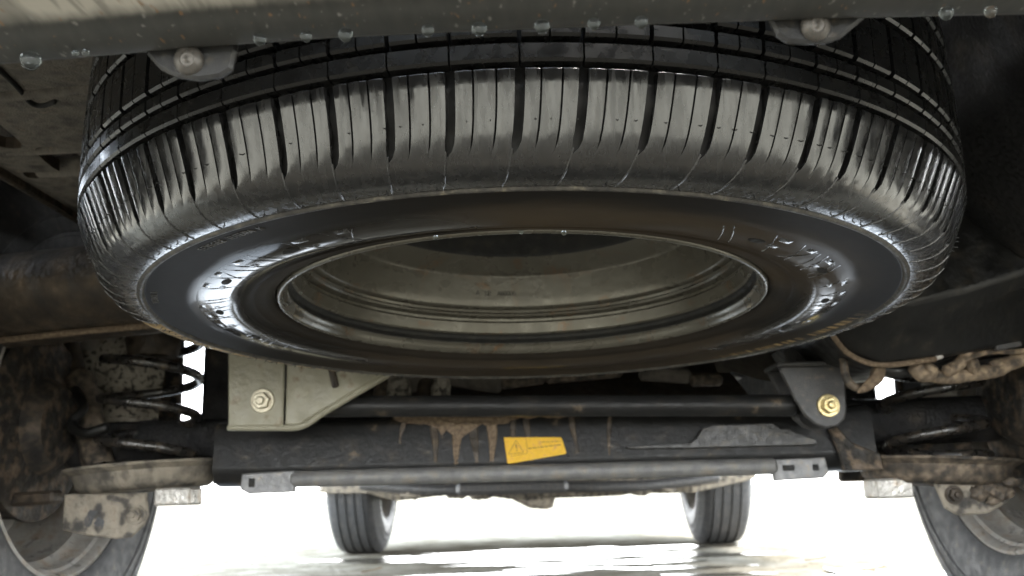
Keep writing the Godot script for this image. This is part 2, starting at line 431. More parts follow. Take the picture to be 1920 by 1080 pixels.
var side_maps: Array = []
func sidewall_material(spec: float, coat: float) -> StandardMaterial3D:
	# dried mud film on the rubber, by angle round the wheel (near side 90 degrees) and by radius
	var w := 1024
	var h := 96
	var al := Image.create(w, h, false, Image.FORMAT_RGBA8)
	var ro := Image.create(w, h, false, Image.FORMAT_RGBA8)
	var co := Image.create(w, h, false, Image.FORMAT_RGBA8)
	var n1 := noise(41, 0.9, 4)
	var n2 := noise(42, 5.0, 4)
	for x in w:
		var a := TAU * x / w
		var deg := rad_to_deg(a)
		var near := bump01(deg, 12.0, 97.0, 9.0)
		var far := bump01(deg, 222.0, 335.0, 14.0)
		var leftlow := bump01(deg, 170.0, 232.0, 9.0)
		var right := bump01(deg, 318.0, 352.0, 8.0)
		for y in h:
			var r := lerpf(0.2105, 0.3395, float(y) / (h - 1))
			var p := Vector3(cos(a) * 3.0, sin(a) * 3.0, r * 30.0)
			var v1 := n1.get_noise_3dv(p) * 0.5 + 0.5
			var v2 := n2.get_noise_3dv(p) * 0.5 + 0.5
			var film := near * (1.0 - smoothstep(0.262, 0.298, r + 0.03 * (v1 - 0.5))) * (0.35 + 0.5 * v1)
			film = maxf(film, far * (0.22 + 0.5 * v1) * (1.0 if r > 0.232 else 0.5))
			film = maxf(film, (1.0 - smoothstep(0.226, 0.236, r)) * 0.32 * v1)
			film = maxf(film, bump01(deg, 5.0, 80.0, 10.0) * smoothstep(0.318, 0.326, r) * smoothstep(0.42, 0.62, v2) * 0.5)
			var tan_mud := leftlow * smoothstep(0.314, 0.324, r + 0.02 * (v1 - 0.5)) * (0.75 + 0.25 * v2)
			tan_mud = maxf(tan_mud, right * bump01(r, 0.300, 0.3105, 0.002) * smoothstep(0.45, 0.6, n2.get_noise_2d(deg * 0.55, 3.0) * 0.5 + 0.5))
			tan_mud = maxf(tan_mud, bump01(deg, 255.0, 345.0, 10.0) * smoothstep(0.326, 0.34, r) * smoothstep(0.5, 0.7, v2) * 0.7)
			var c := Color(0.018, 0.0168, 0.0155).lerp(Color(0.026, 0.0235, 0.021), v2)
			c = c.lerp(Color(0.15, 0.115, 0.078), clampf(film, 0, 1) * 0.62)
			c = c.lerp(Color(0.6, 0.43, 0.22), clampf(tan_mud, 0, 1) * 0.9)
			al.set_pixel(x, y, c.linear_to_srgb())
			var q := clampf(0.07 + 0.05 * v1 + 0.62 * film + 0.6 * tan_mud, 0, 0.95)
			q = maxf(q, 0.46 * smoothstep(0.258, 0.283, r + 0.006 * (v1 - 0.5)) * (1.0 - smoothstep(0.309, 0.312, r)))
			q = maxf(q, 0.34 * (1.0 - smoothstep(0.236, 0.242, r)))
			var wet := smoothstep(0.240, 0.246, r) * (1.0 - smoothstep(0.262, 0.282, r + 0.008 * (v1 - 0.5))) * clampf(1.0 - 1.6 * film - tan_mud, 0.0, 1.0) * (0.6 + 0.4 * v1)
			co.set_pixel(x, y, Color(wet, wet, wet))
			ro.set_pixel(x, y, Color(q, q, q))
	var m := StandardMaterial3D.new()
	m.resource_name = "sidewall"
	m.metallic_specular = spec
	if coat > 0.0:
		m.clearcoat_enabled = true
		m.clearcoat = coat
		m.clearcoat_texture = ImageTexture.create_from_image(co)
		m.clearcoat_roughness = 0.06
	m.albedo_texture = ImageTexture.create_from_image(al)
	m.roughness_texture = ImageTexture.create_from_image(ro)
	m.roughness = 1.0
	return m

func curved_patch(mb: MB, r0: float, r1: float, a0: float, a1: float, up: float, slant := 0.0) -> void:
	# a flat raised stroke that follows the sidewall
	var na := maxi(2, int(absf(a1 - a0) * 60.0) + 1)
	var nr := 3
	var top := []
	for i in nr + 1:
		var row := PackedVector3Array()
		var r := lerpf(r0, r1, float(i) / nr)
		for j in na + 1:
			var a := lerpf(a0, a1, float(j) / na) + slant * (r - r0)
			var edge := 1.0 if i > 0 and i < nr and j > 0 and j < na else 0.0
			row.append(Vector3(cos(a) * r, side_h(r) - up * (0.25 + 0.75 * edge), sin(a) * r))
		top.append(row)
	mb.grid(top, false)
	for e in [[0, true], [nr, true], [0, false], [na, false]]:
		var k: int = e[0]
		var cnt: int = (na if e[1] else nr)
		for j in cnt:
			var p: Vector3 = top[k][j] if e[1] else top[j][k]
			var q: Vector3 = top[k][j + 1] if e[1] else top[j + 1][k]
			mb.face([p, q, q + Vector3(0, up + 0.001, 0), p + Vector3(0, up + 0.001, 0)])

func oval_pad(mb: MB, r: float, a: float, ra: float, rr: float, up: float) -> void:
	# an oval raised or (up < 0) sunk pad with a soft edge
	var rows := []
	for lev in [[1.0, 0.0002], [0.86, -up], [0.5, -up], [0.02, -up]]:
		var row := PackedVector3Array()
		for s in 17:
			var t := TAU * (s % 16) / 16.0
			var rad: float = r + sin(t) * rr * lev[0]
			var an: float = a + cos(t) * ra * lev[0] / r
			row.append(Vector3(cos(an) * rad, side_h(rad) + lev[1] - 0.0001, sin(an) * rad))
		rows.append(row)
	mb.grid(rows, false)

# profile of the shoulder blocks, crown edge first: radius, height
const SHO := [Vector2(0.3588, 0.0378), Vector2(0.3600, 0.0364), Vector2(0.3572, 0.0300), Vector2(0.3540, 0.0225), Vector2(0.3508, 0.0150), Vector2(0.3479, 0.0085), Vector2(0.3454, 0.0035), Vector2(0.3430, 0.0000), Vector2(0.3402, -0.0030), Vector2(0.3365, -0.0060), Vector2(0.3320, -0.0083), Vector2(0.3260, -0.0099), Vector2(0.3200, -0.0106), Vector2(0.3155, -0.0106)]
func sho_h(r: float) -> float:
	for k in range(1, SHO.size() - 1):
		if r >= SHO[k + 1].x:
			return lerpf(SHO[k + 1].y, SHO[k].y, clampf((r - SHO[k + 1].x) / (SHO[k].x - SHO[k + 1].x), 0, 1))
	return SHO[-1].y
const SKEW := 0.017
func skew_at(t: float) -> float:
	return SKEW * t * t - 0.003 * t

func shoulder_block(ang: float, sipes: int, flip: bool) -> MB:
	# one shoulder block, angle 0 to ang, cut by thin sipes; its foot runs out on the buttress
	var mb := MB.new()
	var cuts := [0.0027 / 0.36]
	for k in sipes:
		var c := ang * (k + 1.0) / (sipes + 1.0)
		cuts.append(c - 0.00055 / 0.36)
		cuts.append(c + 0.00055 / 0.36)
	cuts.append(ang - 0.0027 / 0.36)
	var np := SHO.size()
	var nb := 9   # rows of the block proper; the rest is the smooth buttress
	for s in range(0, cuts.size(), 2):
		var a0: float = cuts[s]
		var a1: float = cuts[s + 1]
		var na := 3
		var top := []
		for i in np:
			var t := minf(1.0, float(i) / (nb - 1))
			var row := PackedVector3Array()
			var b0 := a0
			var b1 := a1
			var close := smoothstep(0.70, 0.95, t)
			var wide := smoothstep(0.80, 1.0, t)
			b0 -= close * 0.00055 / 0.36 if s > 0 else wide * 0.0027 / 0.36
			b1 += close * 0.00055 / 0.36 if s + 2 < cuts.size() else wide * 0.0027 / 0.36
			var drift: float = 0.020 * maxf(0.0, 0.3430 - SHO[i].x) / 0.027
			for j in na + 1:
				var a := lerpf(b0, b1, float(j) / na) + skew_at(t) + drift
				var r: float = SHO[i].x
				if (j == 0 or j == na) and i < nb - 1: r -= 0.0004
				row.append(Vector3(cos(a) * r, SHO[i].y, sin(a) * r))
			top.append(row)
		mb.grid(top, false)
		for j in [0, na]:
			for i in nb - 1:
				var p: Vector3 = top[i][j]
				var q: Vector3 = top[i + 1][j]
				var dp := lerpf(0.0095, 0.0, float(i) / (nb - 1))
				var dq := lerpf(0.0095, 0.0, float(i + 1) / (nb - 1))
				var pin := Vector3(p.x, 0, p.z).normalized()
				mb.face([p, q, q - pin * dq, p - pin * dp])
		for j in na:
			var p: Vector3 = top[0][j]
			var q: Vector3 = top[0][j + 1]
			var pin := Vector3(p.x, 0, p.z).normalized()
			mb.face([p, q, q - pin * 0.0095, p - pin * 0.0095])
	if flip:
		for k in mb.v.size():
			mb.v[k].y = 0.21 - mb.v[k].y
			mb.n[k].y = -mb.n[k].y
		for k in range(0, mb.ix.size(), 3):
			var t := mb.ix[k + 1]
			mb.ix[k + 1] = mb.ix[k + 2]
			mb.ix[k + 2] = t
	return mb

func crown_r(h: float) -> float:
	return 0.3622 - 0.0021 * pow((h - 0.105) / 0.07, 2.0)

func rib_block(ang: float, h0: float, h1: float, gap: float, notch: float) -> MB:
	# one block of a circumferential rib; its lower edge is chamfered, a notch cuts its middle
	var mb := MB.new()
	var parts := [[gap * 0.5 / 0.36, ang - gap * 0.5 / 0.36]]
	if notch > 0.0:
		var c := ang * 0.52
		parts = [[gap * 0.5 / 0.36, c - notch * 0.5 / 0.36], [c + notch * 0.5 / 0.36, ang - gap * 0.5 / 0.36]]
	for p in parts:
		var rows := []
		var prof := [Vector2(0.3525, h0 - 0.0004), Vector2(crown_r(h0) - 0.0016, h0), Vector2(crown_r(h0), h0 + 0.0014), Vector2(crown_r((h0 + h1) * 0.5), (h0 + h1) * 0.5), Vector2(crown_r(h1), h1 - 0.001), Vector2(crown_r(h1) - 0.001, h1), Vector2(0.3525, h1 + 0.0004)]
		var runs := [[0, 1], [1, 2], [2, 3, 4], [4, 5], [5, 6]]
		for run in runs:
			rows = []
			for i in run:
				var row := PackedVector3Array()
				for j in 4:
					var a := lerpf(p[0], p[1], j / 3.0)
					row.append(Vector3(cos(a) * prof[i].x, prof[i].y, sin(a) * prof[i].x))
				rows.append(row)
			mb.grid(rows)
		for a in p:
			var pts := []
			for q in prof: pts.append(Vector3(cos(a) * q.x, q.y, sin(a) * q.x))
			mb.face(pts)
	return mb

func spare_wheel() -> void:
	var w := thing("spare_wheel", "large black spare wheel slung flat under the car, open side of its rim facing down", "spare wheel", Vector3(-0.0093, 0.4085, -0.7864))
	w.rotation = Vector3(-0.0436, 0, -0.0062)
	# --- tyre body: buttress, groove floor, far sidewall
	var mb := MB.new()
	var prof := [Vector2(0.3390, -0.0022), Vector2(0.3395, 0.001), Vector2(0.3412, 0.006), Vector2(0.3440, 0.014), Vector2(0.3512, 0.024), Vector2(0.3520, 0.036), Vector2(0.3528, 0.06), Vector2(0.3532, 0.105), Vector2(0.3528, 0.15), Vector2(0.3520, 0.174), Vector2(0.3500, 0.196), Vector2(0.3470, 0.206), Vector2(0.3485, 0.2135), Vector2(0.340, 0.2180), Vector2(0.3165, 0.2188), Vector2(0.290, 0.2252), Vector2(0.267, 0.228), Vector2(0.246, 0.2264), Vector2(0.220, 0.2194), Vector2(0.2105, 0.204)]
	mb.lathe(prof, 180, 0, TAU, Vector3.ZERO, Basis(), -2.0)
	var tyre := obj("tyre", mb, M.groove, w)
	tyre.set_meta("label", "wet black tyre with new tread and a mud film on its sidewall")
	# --- the sidewall that faces down, and the buttress outside its ring
	var sm := sidewall_material(0.09, 1.0)
	var bm := sidewall_material(0.7, 0.7)
	bm.albedo_texture = sm.albedo_texture
	bm.roughness_texture = sm.roughness_texture
	for cut in [[0, 18, "sidewall"], [17, 20, "sidewall_band"], [19, SIDE.size(), "buttress"]]:
		mb = MB.new()
		var rows := []
		var uvs := []
		for k in range(cut[0], cut[1]):
			var row := PackedVector3Array()
			var ur := PackedVector2Array()
			for s in 193:
				var a := TAU * (s % 192) / 192.0
				row.append(Vector3(SIDE[k].x * cos(a), SIDE[k].y, SIDE[k].x * sin(a)))
				ur.append(Vector2(s / 192.0, (SIDE[k].x - 0.2105) / 0.129))
			rows.append(row)
			uvs.append(ur)
		mb.grid(rows, false, uvs)
		obj(cut[2], mb, {"sidewall": sm, "sidewall_band": sm, "buttress": bm}[cut[2]], tyre)
	# --- raised ring between sidewall and buttress
	mb = MB.new()
	mb.lathe([Vector2(0.3100, -0.0100), Vector2(0.3112, -0.0116), Vector2(0.3128, -0.0122), Vector2(0.3144, -0.0117), Vector2(0.3157, -0.0098)], 192, 0, TAU, Vector3.ZERO, Basis(), -2.0)
	obj("sidewall_ring", mb, M.ring_dust, tyre)
	# --- tread blocks
	rng.seed = 11
	var seq := []
	var total := 0.0
	for k in 68:
		var kind: int = [1, 2, 0, 1, 2, 1, 1, 0, 2, 1, 0, 1, 2][(k * 5 + k / 9) % 13]
		seq.append(kind)
		total += [0.88, 1.0, 1.1][kind]
	var unit := TAU / total
	var lens := [0.88 * unit, unit, 1.1 * unit]
	var sh := []
	var up := []
	var ribb := []
	var ribc := []
	for k in 3:
		sh.append(shoulder_block(lens[k], [1, 2, 2][k], false).mesh())
		up.append(shoulder_block(lens[k], [1, 2, 2][k], true))
		ribb.append(rib_block(lens[k], 0.0412, 0.0515, 0.0011, 0.0).mesh())
		ribc.append(rib_block(lens[k], 0.0553, 0.0640, 0.0024, 0.0011).mesh())
	var far_tread := MB.new()
	var ridges := MB.new()
	var a := 0.35
	for k in 68:
		var L: float = lens[seq[k]]
		var deg := fposmod(rad_to_deg(a), 360.0)
		var dusty := deg > 172.0 and deg < 232.0
		for row in [[sh, "tread_block", "rubber"], [ribb, "tread_rib_block", "rubber_dull"], [ribc, "tread_rib_block", "rubber_dull"]]:
			var o := obj(row[1], row[0][seq[k]], M.rubber_dusty if dusty else M[row[2]], tyre)
			o.rotation.y = -a
		for d in [[0.0682, 0.1020, 0.0042], [0.1075, 0.1325, 0.0034], [0.1375, 0.1685, 0.0042]]:
			merge(far_tread, rib_block(L, d[0], d[1], d[2], 0.0011), Basis(Vector3.UP, -a))
		merge(far_tread, up[seq[k]], Basis(Vector3.UP, -a))
		# thin raised line that runs from the groove's foot to the ring
		var pts := []
		for q in 7:
			var t := q / 6.0
			var r := lerpf(0.3430, 0.3165, t)
			var an := a + skew_at(1.0) + 0.020 * t
			pts.append(Vector3(cos(an) * r, sho_h(r) - 0.0001, sin(an) * r))
		ridges.tube(pts, 0.00055, 5)
		# a few short nubs left by the mould
		for q in 3:
			var an := a + L * (q + rng.randf_range(0.2, 0.7)) / 3.0
			for rr in [0.3497, 0.319]:
				var hh := 0.013 if rr > 0.34 else sho_h(rr)
				var base := Vector3(cos(an) * rr, hh, sin(an) * rr)
				var d := Vector3(cos(an) * 0.6, -0.8, sin(an) * 0.6) if rr < 0.34 else Vector3(cos(an), -0.25, sin(an))
				if rng.randf() < 0.7: ridges.tube([base - d * 0.0005, base + d * rng.randf_range(0.0012, 0.003)], 0.0004, 5)
		a += L
	var ft := obj("tread_block_rows", far_tread, M.rubber_dull, tyre)
	ft.set_meta("kind", "stuff")
	var rd := obj("moulded_ridges", ridges, M.rubber, tyre)
	rd.set_meta("kind", "stuff")
	# --- raised lettering, too worn to read, on both flanks
	var lm: StandardMaterial3D = sm
	var n_at := 0
	for span in [[112.0, 205.0], [-42.0, 58.0]]:
		var d: float = span[0]
		while d < span[1]:
			mb = MB.new()
			var a0 := deg_to_rad(d)
			var kind := n_at % 4
			var wd := deg_to_rad([4.6, 5.4, 4.0, 5.0][kind])
			var rj := 0.002 * sin(n_at * 2.3)
			curved_patch(mb, 0.2445, 0.2715, a0, a0 + 0.0050, 0.0005, 3.0)
			if kind != 1: curved_patch(mb, 0.2455, 0.2695, a0 + wd * 0.62, a0 + wd * 0.62 + 0.0046, 0.0005, -2.2 if kind == 0 else 2.6)
			if kind != 2: curved_patch(mb, 0.2660, 0.2705, a0 + 0.010, a0 + wd * 0.62, 0.0005)
			if kind == 3 or kind == 1: curved_patch(mb, 0.2550, 0.2590, a0 + 0.010, a0 + wd * 0.55, 0.0005)
			obj("raised_letter", mb, M.rubber, tyre)
			if n_at % 3 == 1:
				mb = MB.new()
				oval_pad(mb, 0.2575 + rj, a0 + wd * 1.1, 0.0085, 0.0034, 0.0004)
				obj("sidewall_mark", mb, M.groove, tyre)
			n_at += 1
			d += rad_to_deg(wd) * 1.55
	# small moulded words just inside the ring
	for word in [["SEVEGEE TUTURA K", 133.0, 0.301, 0.0052], ["WIDRAIL T", 163.0, 0.303, 0.0048]]:
		mb = MB.new()
		var d: float = word[1]
		for ch in word[0]:
			if ch != " ":
				letter(mb, ch, word[2], deg_to_rad(d), word[3])
			d -= rad_to_deg(word[3] * 0.80 / word[2])
		obj("moulded_word", mb, M.ring_dust, tyre)
	# --- rim
	mb = MB.new()
	var rp := [Vector2(0.2103, 0.010), Vector2(0.2108, 0.001), Vector2(0.2100, -0.0012), Vector2(0.2078, -0.0016), Vector2(0.2058, -0.0002), Vector2(0.2045, 0.004), Vector2(0.2030, 0.0075), Vector2(0.2018, 0.0085)]
	mb.lathe(rp, 180, 0, TAU, Vector3.ZERO, Basis(), 0.3)
	var rim := obj("rim", mb, M.rim_paint, w)
	mb = MB.new()
	mb.lathe([Vector2(0.2018, 0.0085), Vector2(0.2012, 0.010), Vector2(0.2035, 0.0125), Vector2(0.2035, 0.0165), Vector2(0.1998, 0.0180)], 180, 0, TAU, Vector3.ZERO, Basis(), -2.0)
	obj("flange_recess", mb, M.rim_dark, rim)
	mb = MB.new()
	mb.lathe([Vector2(0.1998, 0.0180), Vector2(0.1975, 0.0195), Vector2(0.1955, 0.0300), Vector2(0.1985, 0.0325), Vector2(0.1980, 0.0350), Vector2(0.1915, 0.0370), Vector2(0.1905, 0.0390), Vector2(0.1935, 0.0412), Vector2(0.1925, 0.0436), Vector2(0.1872, 0.0452), Vector2(0.1860, 0.0470), Vector2(0.1845, 0.055), Vector2(0.1802, 0.0780), Vector2(0.1792, 0.0800), Vector2(0.1768, 0.0815), Vector2(0.1585, 0.0920), Vector2(0.1560, 0.0940)], 180, 0, TAU, Vector3.ZERO, Basis(), 0.72)
	obj("barrel", mb, M.rim_paint, rim)
	mb = MB.new()
	mb.lathe([Vector2(0.1560, 0.0940), Vector2(0.1545, 0.098), Vector2(0.151, 0.128), Vector2(0.140, 0.150), Vector2(0.105, 0.156), Vector2(0.09, 0.148), Vector2(0.06, 0.146), Vector2(0.036, 0.150), Vector2(0.034, 0.165), Vector2(0.0001, 0.166)], 96, 0, TAU, Vector3.ZERO, Basis(), 0.6)
	obj("wheel_disc", mb, M.rim_dark, rim)
	mb = MB.new()
	mb.lathe([Vector2(0.2098, 0.010), Vector2(0.2050, 0.03), Vector2(0.19, 0.05), Vector2(0.18, 0.1), Vector2(0.2, 0.19), Vector2(0.2103, 0.2)], 96)
	obj("outer_barrel", mb, M.rim_dark, rim)
	# stamped marks in dark ink on the barrel wall
	mb = MB.new()
	var sd := 254.0
	for ch in "A  U2  A80006":
		if ch != " ":
			barrel_letter(mb, ch, deg_to_rad(sd), 0.0605)
		sd += 1.05
	obj("stamped_number", mb, M.cable, rim)

func merge(to: MB, from: MB, b: Basis) -> void:
	var base := to.v.size()
	for k in from.v.size():
		to.vert(b * from.v[k], b * from.n[k])
	for i in from.ix:
		to.ix.append(base + i)

func glyph(ch: String, size: float, depth: float) -> MB:
	var t := TextMesh.new()
	var f := SystemFont.new()
	f.font_names = PackedStringArray(["Droid Sans"])
	t.font = f
	t.text = ch
	t.font_size = 32
	t.pixel_size = size / 32.0 * 1.35
	t.depth = depth
	t.curve_step = 3.0
	var a := t.surface_get_arrays(0) if t.get_surface_count() else []
	var mb := MB.new()
	if a.is_empty(): return mb
	var pv: PackedVector3Array = a[Mesh.ARRAY_VERTEX]
	var pn: PackedVector3Array = a[Mesh.ARRAY_NORMAL]
	for k in pv.size(): mb.vert(pv[k], pn[k])
	if a[Mesh.ARRAY_INDEX] != null:
		mb.ix = a[Mesh.ARRAY_INDEX]
	else:
		mb.ix = PackedInt32Array(range(pv.size()))
	return mb

func letter(mb: MB, ch: String, r: float, a: float, size: float) -> void:
	# read from below, tops towards the tread
	var g := glyph(ch, size, 0.0007)
	var out := Vector3(cos(a), 0, sin(a))
	var b := Basis(Vector3(0, -1, 0).cross(out) * -1.0, out, Vector3(0, -1, 0))
	if b.determinant() < 0: b.x = -b.x
	var c := out * r + Vector3(0, side_h(r) - 0.0002, 0)
	var base := mb.v.size()
	for k in g.v.size(): mb.vert(c + b * g.v[k], b * g.n[k])
	for i in g.ix: mb.ix.append(base + i)

func barrel_letter(mb: MB, ch: String, a: float, h: float) -> void:
	var g := glyph(ch, 0.0052, 0.0003)
	var inw := Vector3(-cos(a), 0, -sin(a))
	var b := Basis(Vector3.UP.cross(inw), Vector3.UP, inw)
	var r := 0.1845 - (h - 0.055) * 0.184
	var c := -inw * (r - 0.0004) + Vector3(0, h, 0)
	var base := mb.v.size()
	for k in g.v.size(): mb.vert(c + b * g.v[k], b * g.n[k])
	for i in g.ix: mb.ix.append(base + i)

# ---------------------------------------------------------------- road wheels
func road_wheel(called: String, label: String, at: Vector3, inner: float, group: String, tyre_w: float) -> Node3D:
	# inner is +1 when the side turned to the car's middle is +x
	var w := thing(called, label, "car wheel", at, group)
	var B := Basis(Vector3(0, 0, 1), Vector3(inner, 0, 0), Vector3(0, 1, 0))
	if B.determinant() < 0: B.z = -B.z
	var hw := tyre_w * 0.5
	var prof := [Vector2(0.212, hw - 0.020), Vector2(0.214, hw - 0.008), Vector2(0.224, hw - 0.002), Vector2(0.250, hw + 0.004), Vector2(0.272, hw + 0.004), Vector2(0.2735, hw + 0.006), Vector2(0.278, hw + 0.006), Vector2(0.280, hw + 0.003), Vector2(0.300, hw - 0.002), Vector2(0.302, hw - 0.0005), Vector2(0.308, hw - 0.002), Vector2(0.310, hw - 0.005), Vector2(0.330, hw - 0.010), Vector2(0.346, hw - 0.018), Vector2(0.355, hw - 0.030)]
	var out := []
	for p in prof: out.append(p)
	for g in [0.062, 0.025, -0.012, -0.049]:
		out.append_array([Vector2(0.360, g + 0.011), Vector2(0.3605, g + 0.0045), Vector2(0.3525, g + 0.004), Vector2(0.3525, g - 0.004), Vector2(0.3605, g - 0.0045)])
	for k in range(prof.size() - 1, -1, -1): out.append(Vector2(prof[k].x, -prof[k].y))
	var mb := MB.new()
	mb.lathe(out, 112, 0, TAU, Vector3.ZERO, B, 0.72)
	var tyre := obj("tyre", mb, M.road_rubber, w)
	mb = MB.new()
	mb.lathe([Vector2(0.2125, hw - 0.018), Vector2(0.2135, hw - 0.010), Vector2(0.209, hw - 0.0075), Vector2(0.205, hw - 0.012), Vector2(0.203, hw - 0.022), Vector2(0.199, hw - 0.026), Vector2(0.196, hw - 0.045), Vector2(0.188, hw - 0.055), Vector2(0.184, hw - 0.12), Vector2(0.176, hw - 0.15), Vector2(0.150, hw - 0.168), Vector2(0.08, hw - 0.172), Vector2(0.0001, hw - 0.172)], 96, 0, TAU, Vector3.ZERO, B, 0.85)
	var rim := obj("rim", mb, M.wheel_metal, w)
	mb = MB.new()
	mb.lathe([Vector2(0.2125, hw - 0.018), Vector2(0.19, 0.0), Vector2(0.2, -hw + 0.03), Vector2(0.214, -hw + 0.01), Vector2(0.15, -hw + 0.02)], 64, 0, TAU, Vector3.ZERO, B)
	obj("outer_rim", mb, M.wheel_metal, rim)
	mb = MB.new()
	mb.lathe([Vector2(0.118, hw - 0.165), Vector2(0.128, hw - 0.16), Vector2(0.130, hw - 0.075), Vector2(0.134, hw - 0.068), Vector2(0.134, hw - 0.060), Vector2(0.126, hw - 0.056), Vector2(0.07, hw - 0.052), Vector2(0.055, hw - 0.03), Vector2(0.045, hw - 0.028), Vector2(0.0001, hw - 0.028)], 64, 0, TAU, Vector3.ZERO, B)
	obj("brake_drum", mb, M.dark_mud, w)
	return w

# ---------------------------------------------------------------- other pieces
func coil_spring(called: String, label: String, at: Vector3, hand: float, turn: float) -> void:
	var s := thing(called, label, "coil spring", at, "rear coil springs")
	var pts := []
	var turns := 5.4
	for k in 151:
		var t := k / 150.0
		var a := turn + hand * TAU * turns * t
		var rr := 0.063 + 0.003 * sin(t * PI)
		var y := 0.007 + 0.235 * clampf((t - 0.1) / 0.8, 0.0, 1.0) + 0.012 * t
		pts.append(Vector3(cos(a) * rr, y, sin(a) * rr))
	var mb := MB.new()
	mb.tube(pts, 0.0072, 12)
	obj("coil", mb, M.coil_paint, s)
	mb = MB.new()
	mb.lathe([Vector2(0.022, 0.17), Vector2(0.034, 0.165), Vector2(0.040, 0.19), Vector2(0.036, 0.205), Vector2(0.046, 0.22), Vector2(0.046, 0.26)], 28)
	obj("bump_stop", mb, M.brown_steel, s)
	mb = MB.new()
	mb.lathe([Vector2(0.05, 0.252), Vector2(0.093, 0.256), Vector2(0.096, 0.264), Vector2(0.085, 0.27), Vector2(0.02, 0.275)], 40)
	obj("upper_seat", mb, M.black_paint, s)

func spring_seat(label: String, at: Vector3, m: Material, tilt: float) -> void:
	var s := thing("spring_dish", label, "spring dish", at, "")
	s.rotation.z = tilt
	var mb := MB.new()
	mb.lathe([Vector2(0.0001, 0.006), Vector2(0.07, 0.006), Vector2(0.084, 0.010), Vector2(0.092, 0.028), Vector2(0.108, 0.0345), Vector2(0.1115, 0.0335), Vector2(0.1105, 0.0305), Vector2(0.099, 0.024), Vector2(0.094, 0.008), Vector2(0.082, -0.001), Vector2(0.0001, -0.004)], 72)
	obj("dish", mb, m, s)

func plate(mb: MB, pts: Array, z: float, th: float, ch := 0.0015, x := Transform3D()) -> void:
	var p := PackedVector2Array()
	for q in pts: p.append(Vector2(q[0], q[1]))
	mb.prism(p, z - th, z, ch, x)

func droplet(at: Vector3, s: float, label := "clear water droplet hanging from the lower edge of the rear bumper", group := "water droplets hanging under the bumper") -> void:
	var o := MB.new()
	o.lathe([Vector2(0.00001, 0.9 * s), Vector2(0.72 * s, 0.82 * s), Vector2(0.95 * s, 0.45 * s), Vector2(1.0 * s, 0.0), Vector2(0.86 * s, -0.5 * s), Vector2(0.5 * s, -0.88 * s), Vector2(0.00001, -1.0 * s)], 18, 0, TAU, Vector3.ZERO, Basis(), -2.0)
	var m := obj("water_droplet", o, M.water)
	m.position = at
	tag(m, label, "droplet", group)

func _ready() -> void:
	rng.seed = 5
	# camera
	var cam := Camera3D.new()
	cam.name = "camera"
	add_child(cam)
	var lens := CameraAttributesPhysical.new()
	lens.frustum_focal_length = 37.78
	lens.frustum_focus_distance = 0.53
	lens.exposure_aperture = 16.0
	cam.attributes = lens
	cam.position = Vector3(0, 0.25, 0)
	cam.rotation_degrees = Vector3(12.6, 1.3, -1.65)
	cam.fov = 2.0 * rad_to_deg(atan(540.0 / 1700.0))
	cam.near = 0.02
	cam.far = 400.0
	cam.current = true
	# sky, light, exposure
	var env := Environment.new()
	env.background_mode = Environment.BG_SKY
	var sm := ProceduralSkyMaterial.new()
	sm.sky_top_color = Color(0.82, 0.89, 0.97)
	sm.sky_horizon_color = Color(0.96, 0.96, 0.95)
	sm.sky_curve = 0.2
	sm.ground_horizon_color = Color(0.8, 0.78, 0.74)
	sm.ground_bottom_color = Color(0.6, 0.57, 0.52)
	sm.sun_angle_max = 1.0
	var sky := Sky.new()
	sky.sky_material = sm
	env.sky = sky
	env.tonemap_mode = Environment.TONE_MAPPER_LINEAR
	env.tonemap_exposure = 18.0
	env.sdfgi_enabled = true
	env.ssao_enabled = true
	env.ssil_enabled = true
	var we := WorldEnvironment.new()
	we.name = "world_environment"
	we.environment = env
	add_child(we)
	var sun := DirectionalLight3D.new()
	sun.name = "overcast_sun"
	sun.light_energy = 0.3
	sun.light_angular_distance = 15.0
	sun.light_color = Color(1.0, 0.98, 0.95)
	sun.shadow_enabled = true
	sun.rotation_degrees = Vector3(-50, 35, 0)
	add_child(sun)
	make_materials()
	structure()
	spare_wheel()
	bumper()
	axle()
	left_side()
	right_side()
	front()
	small_things()

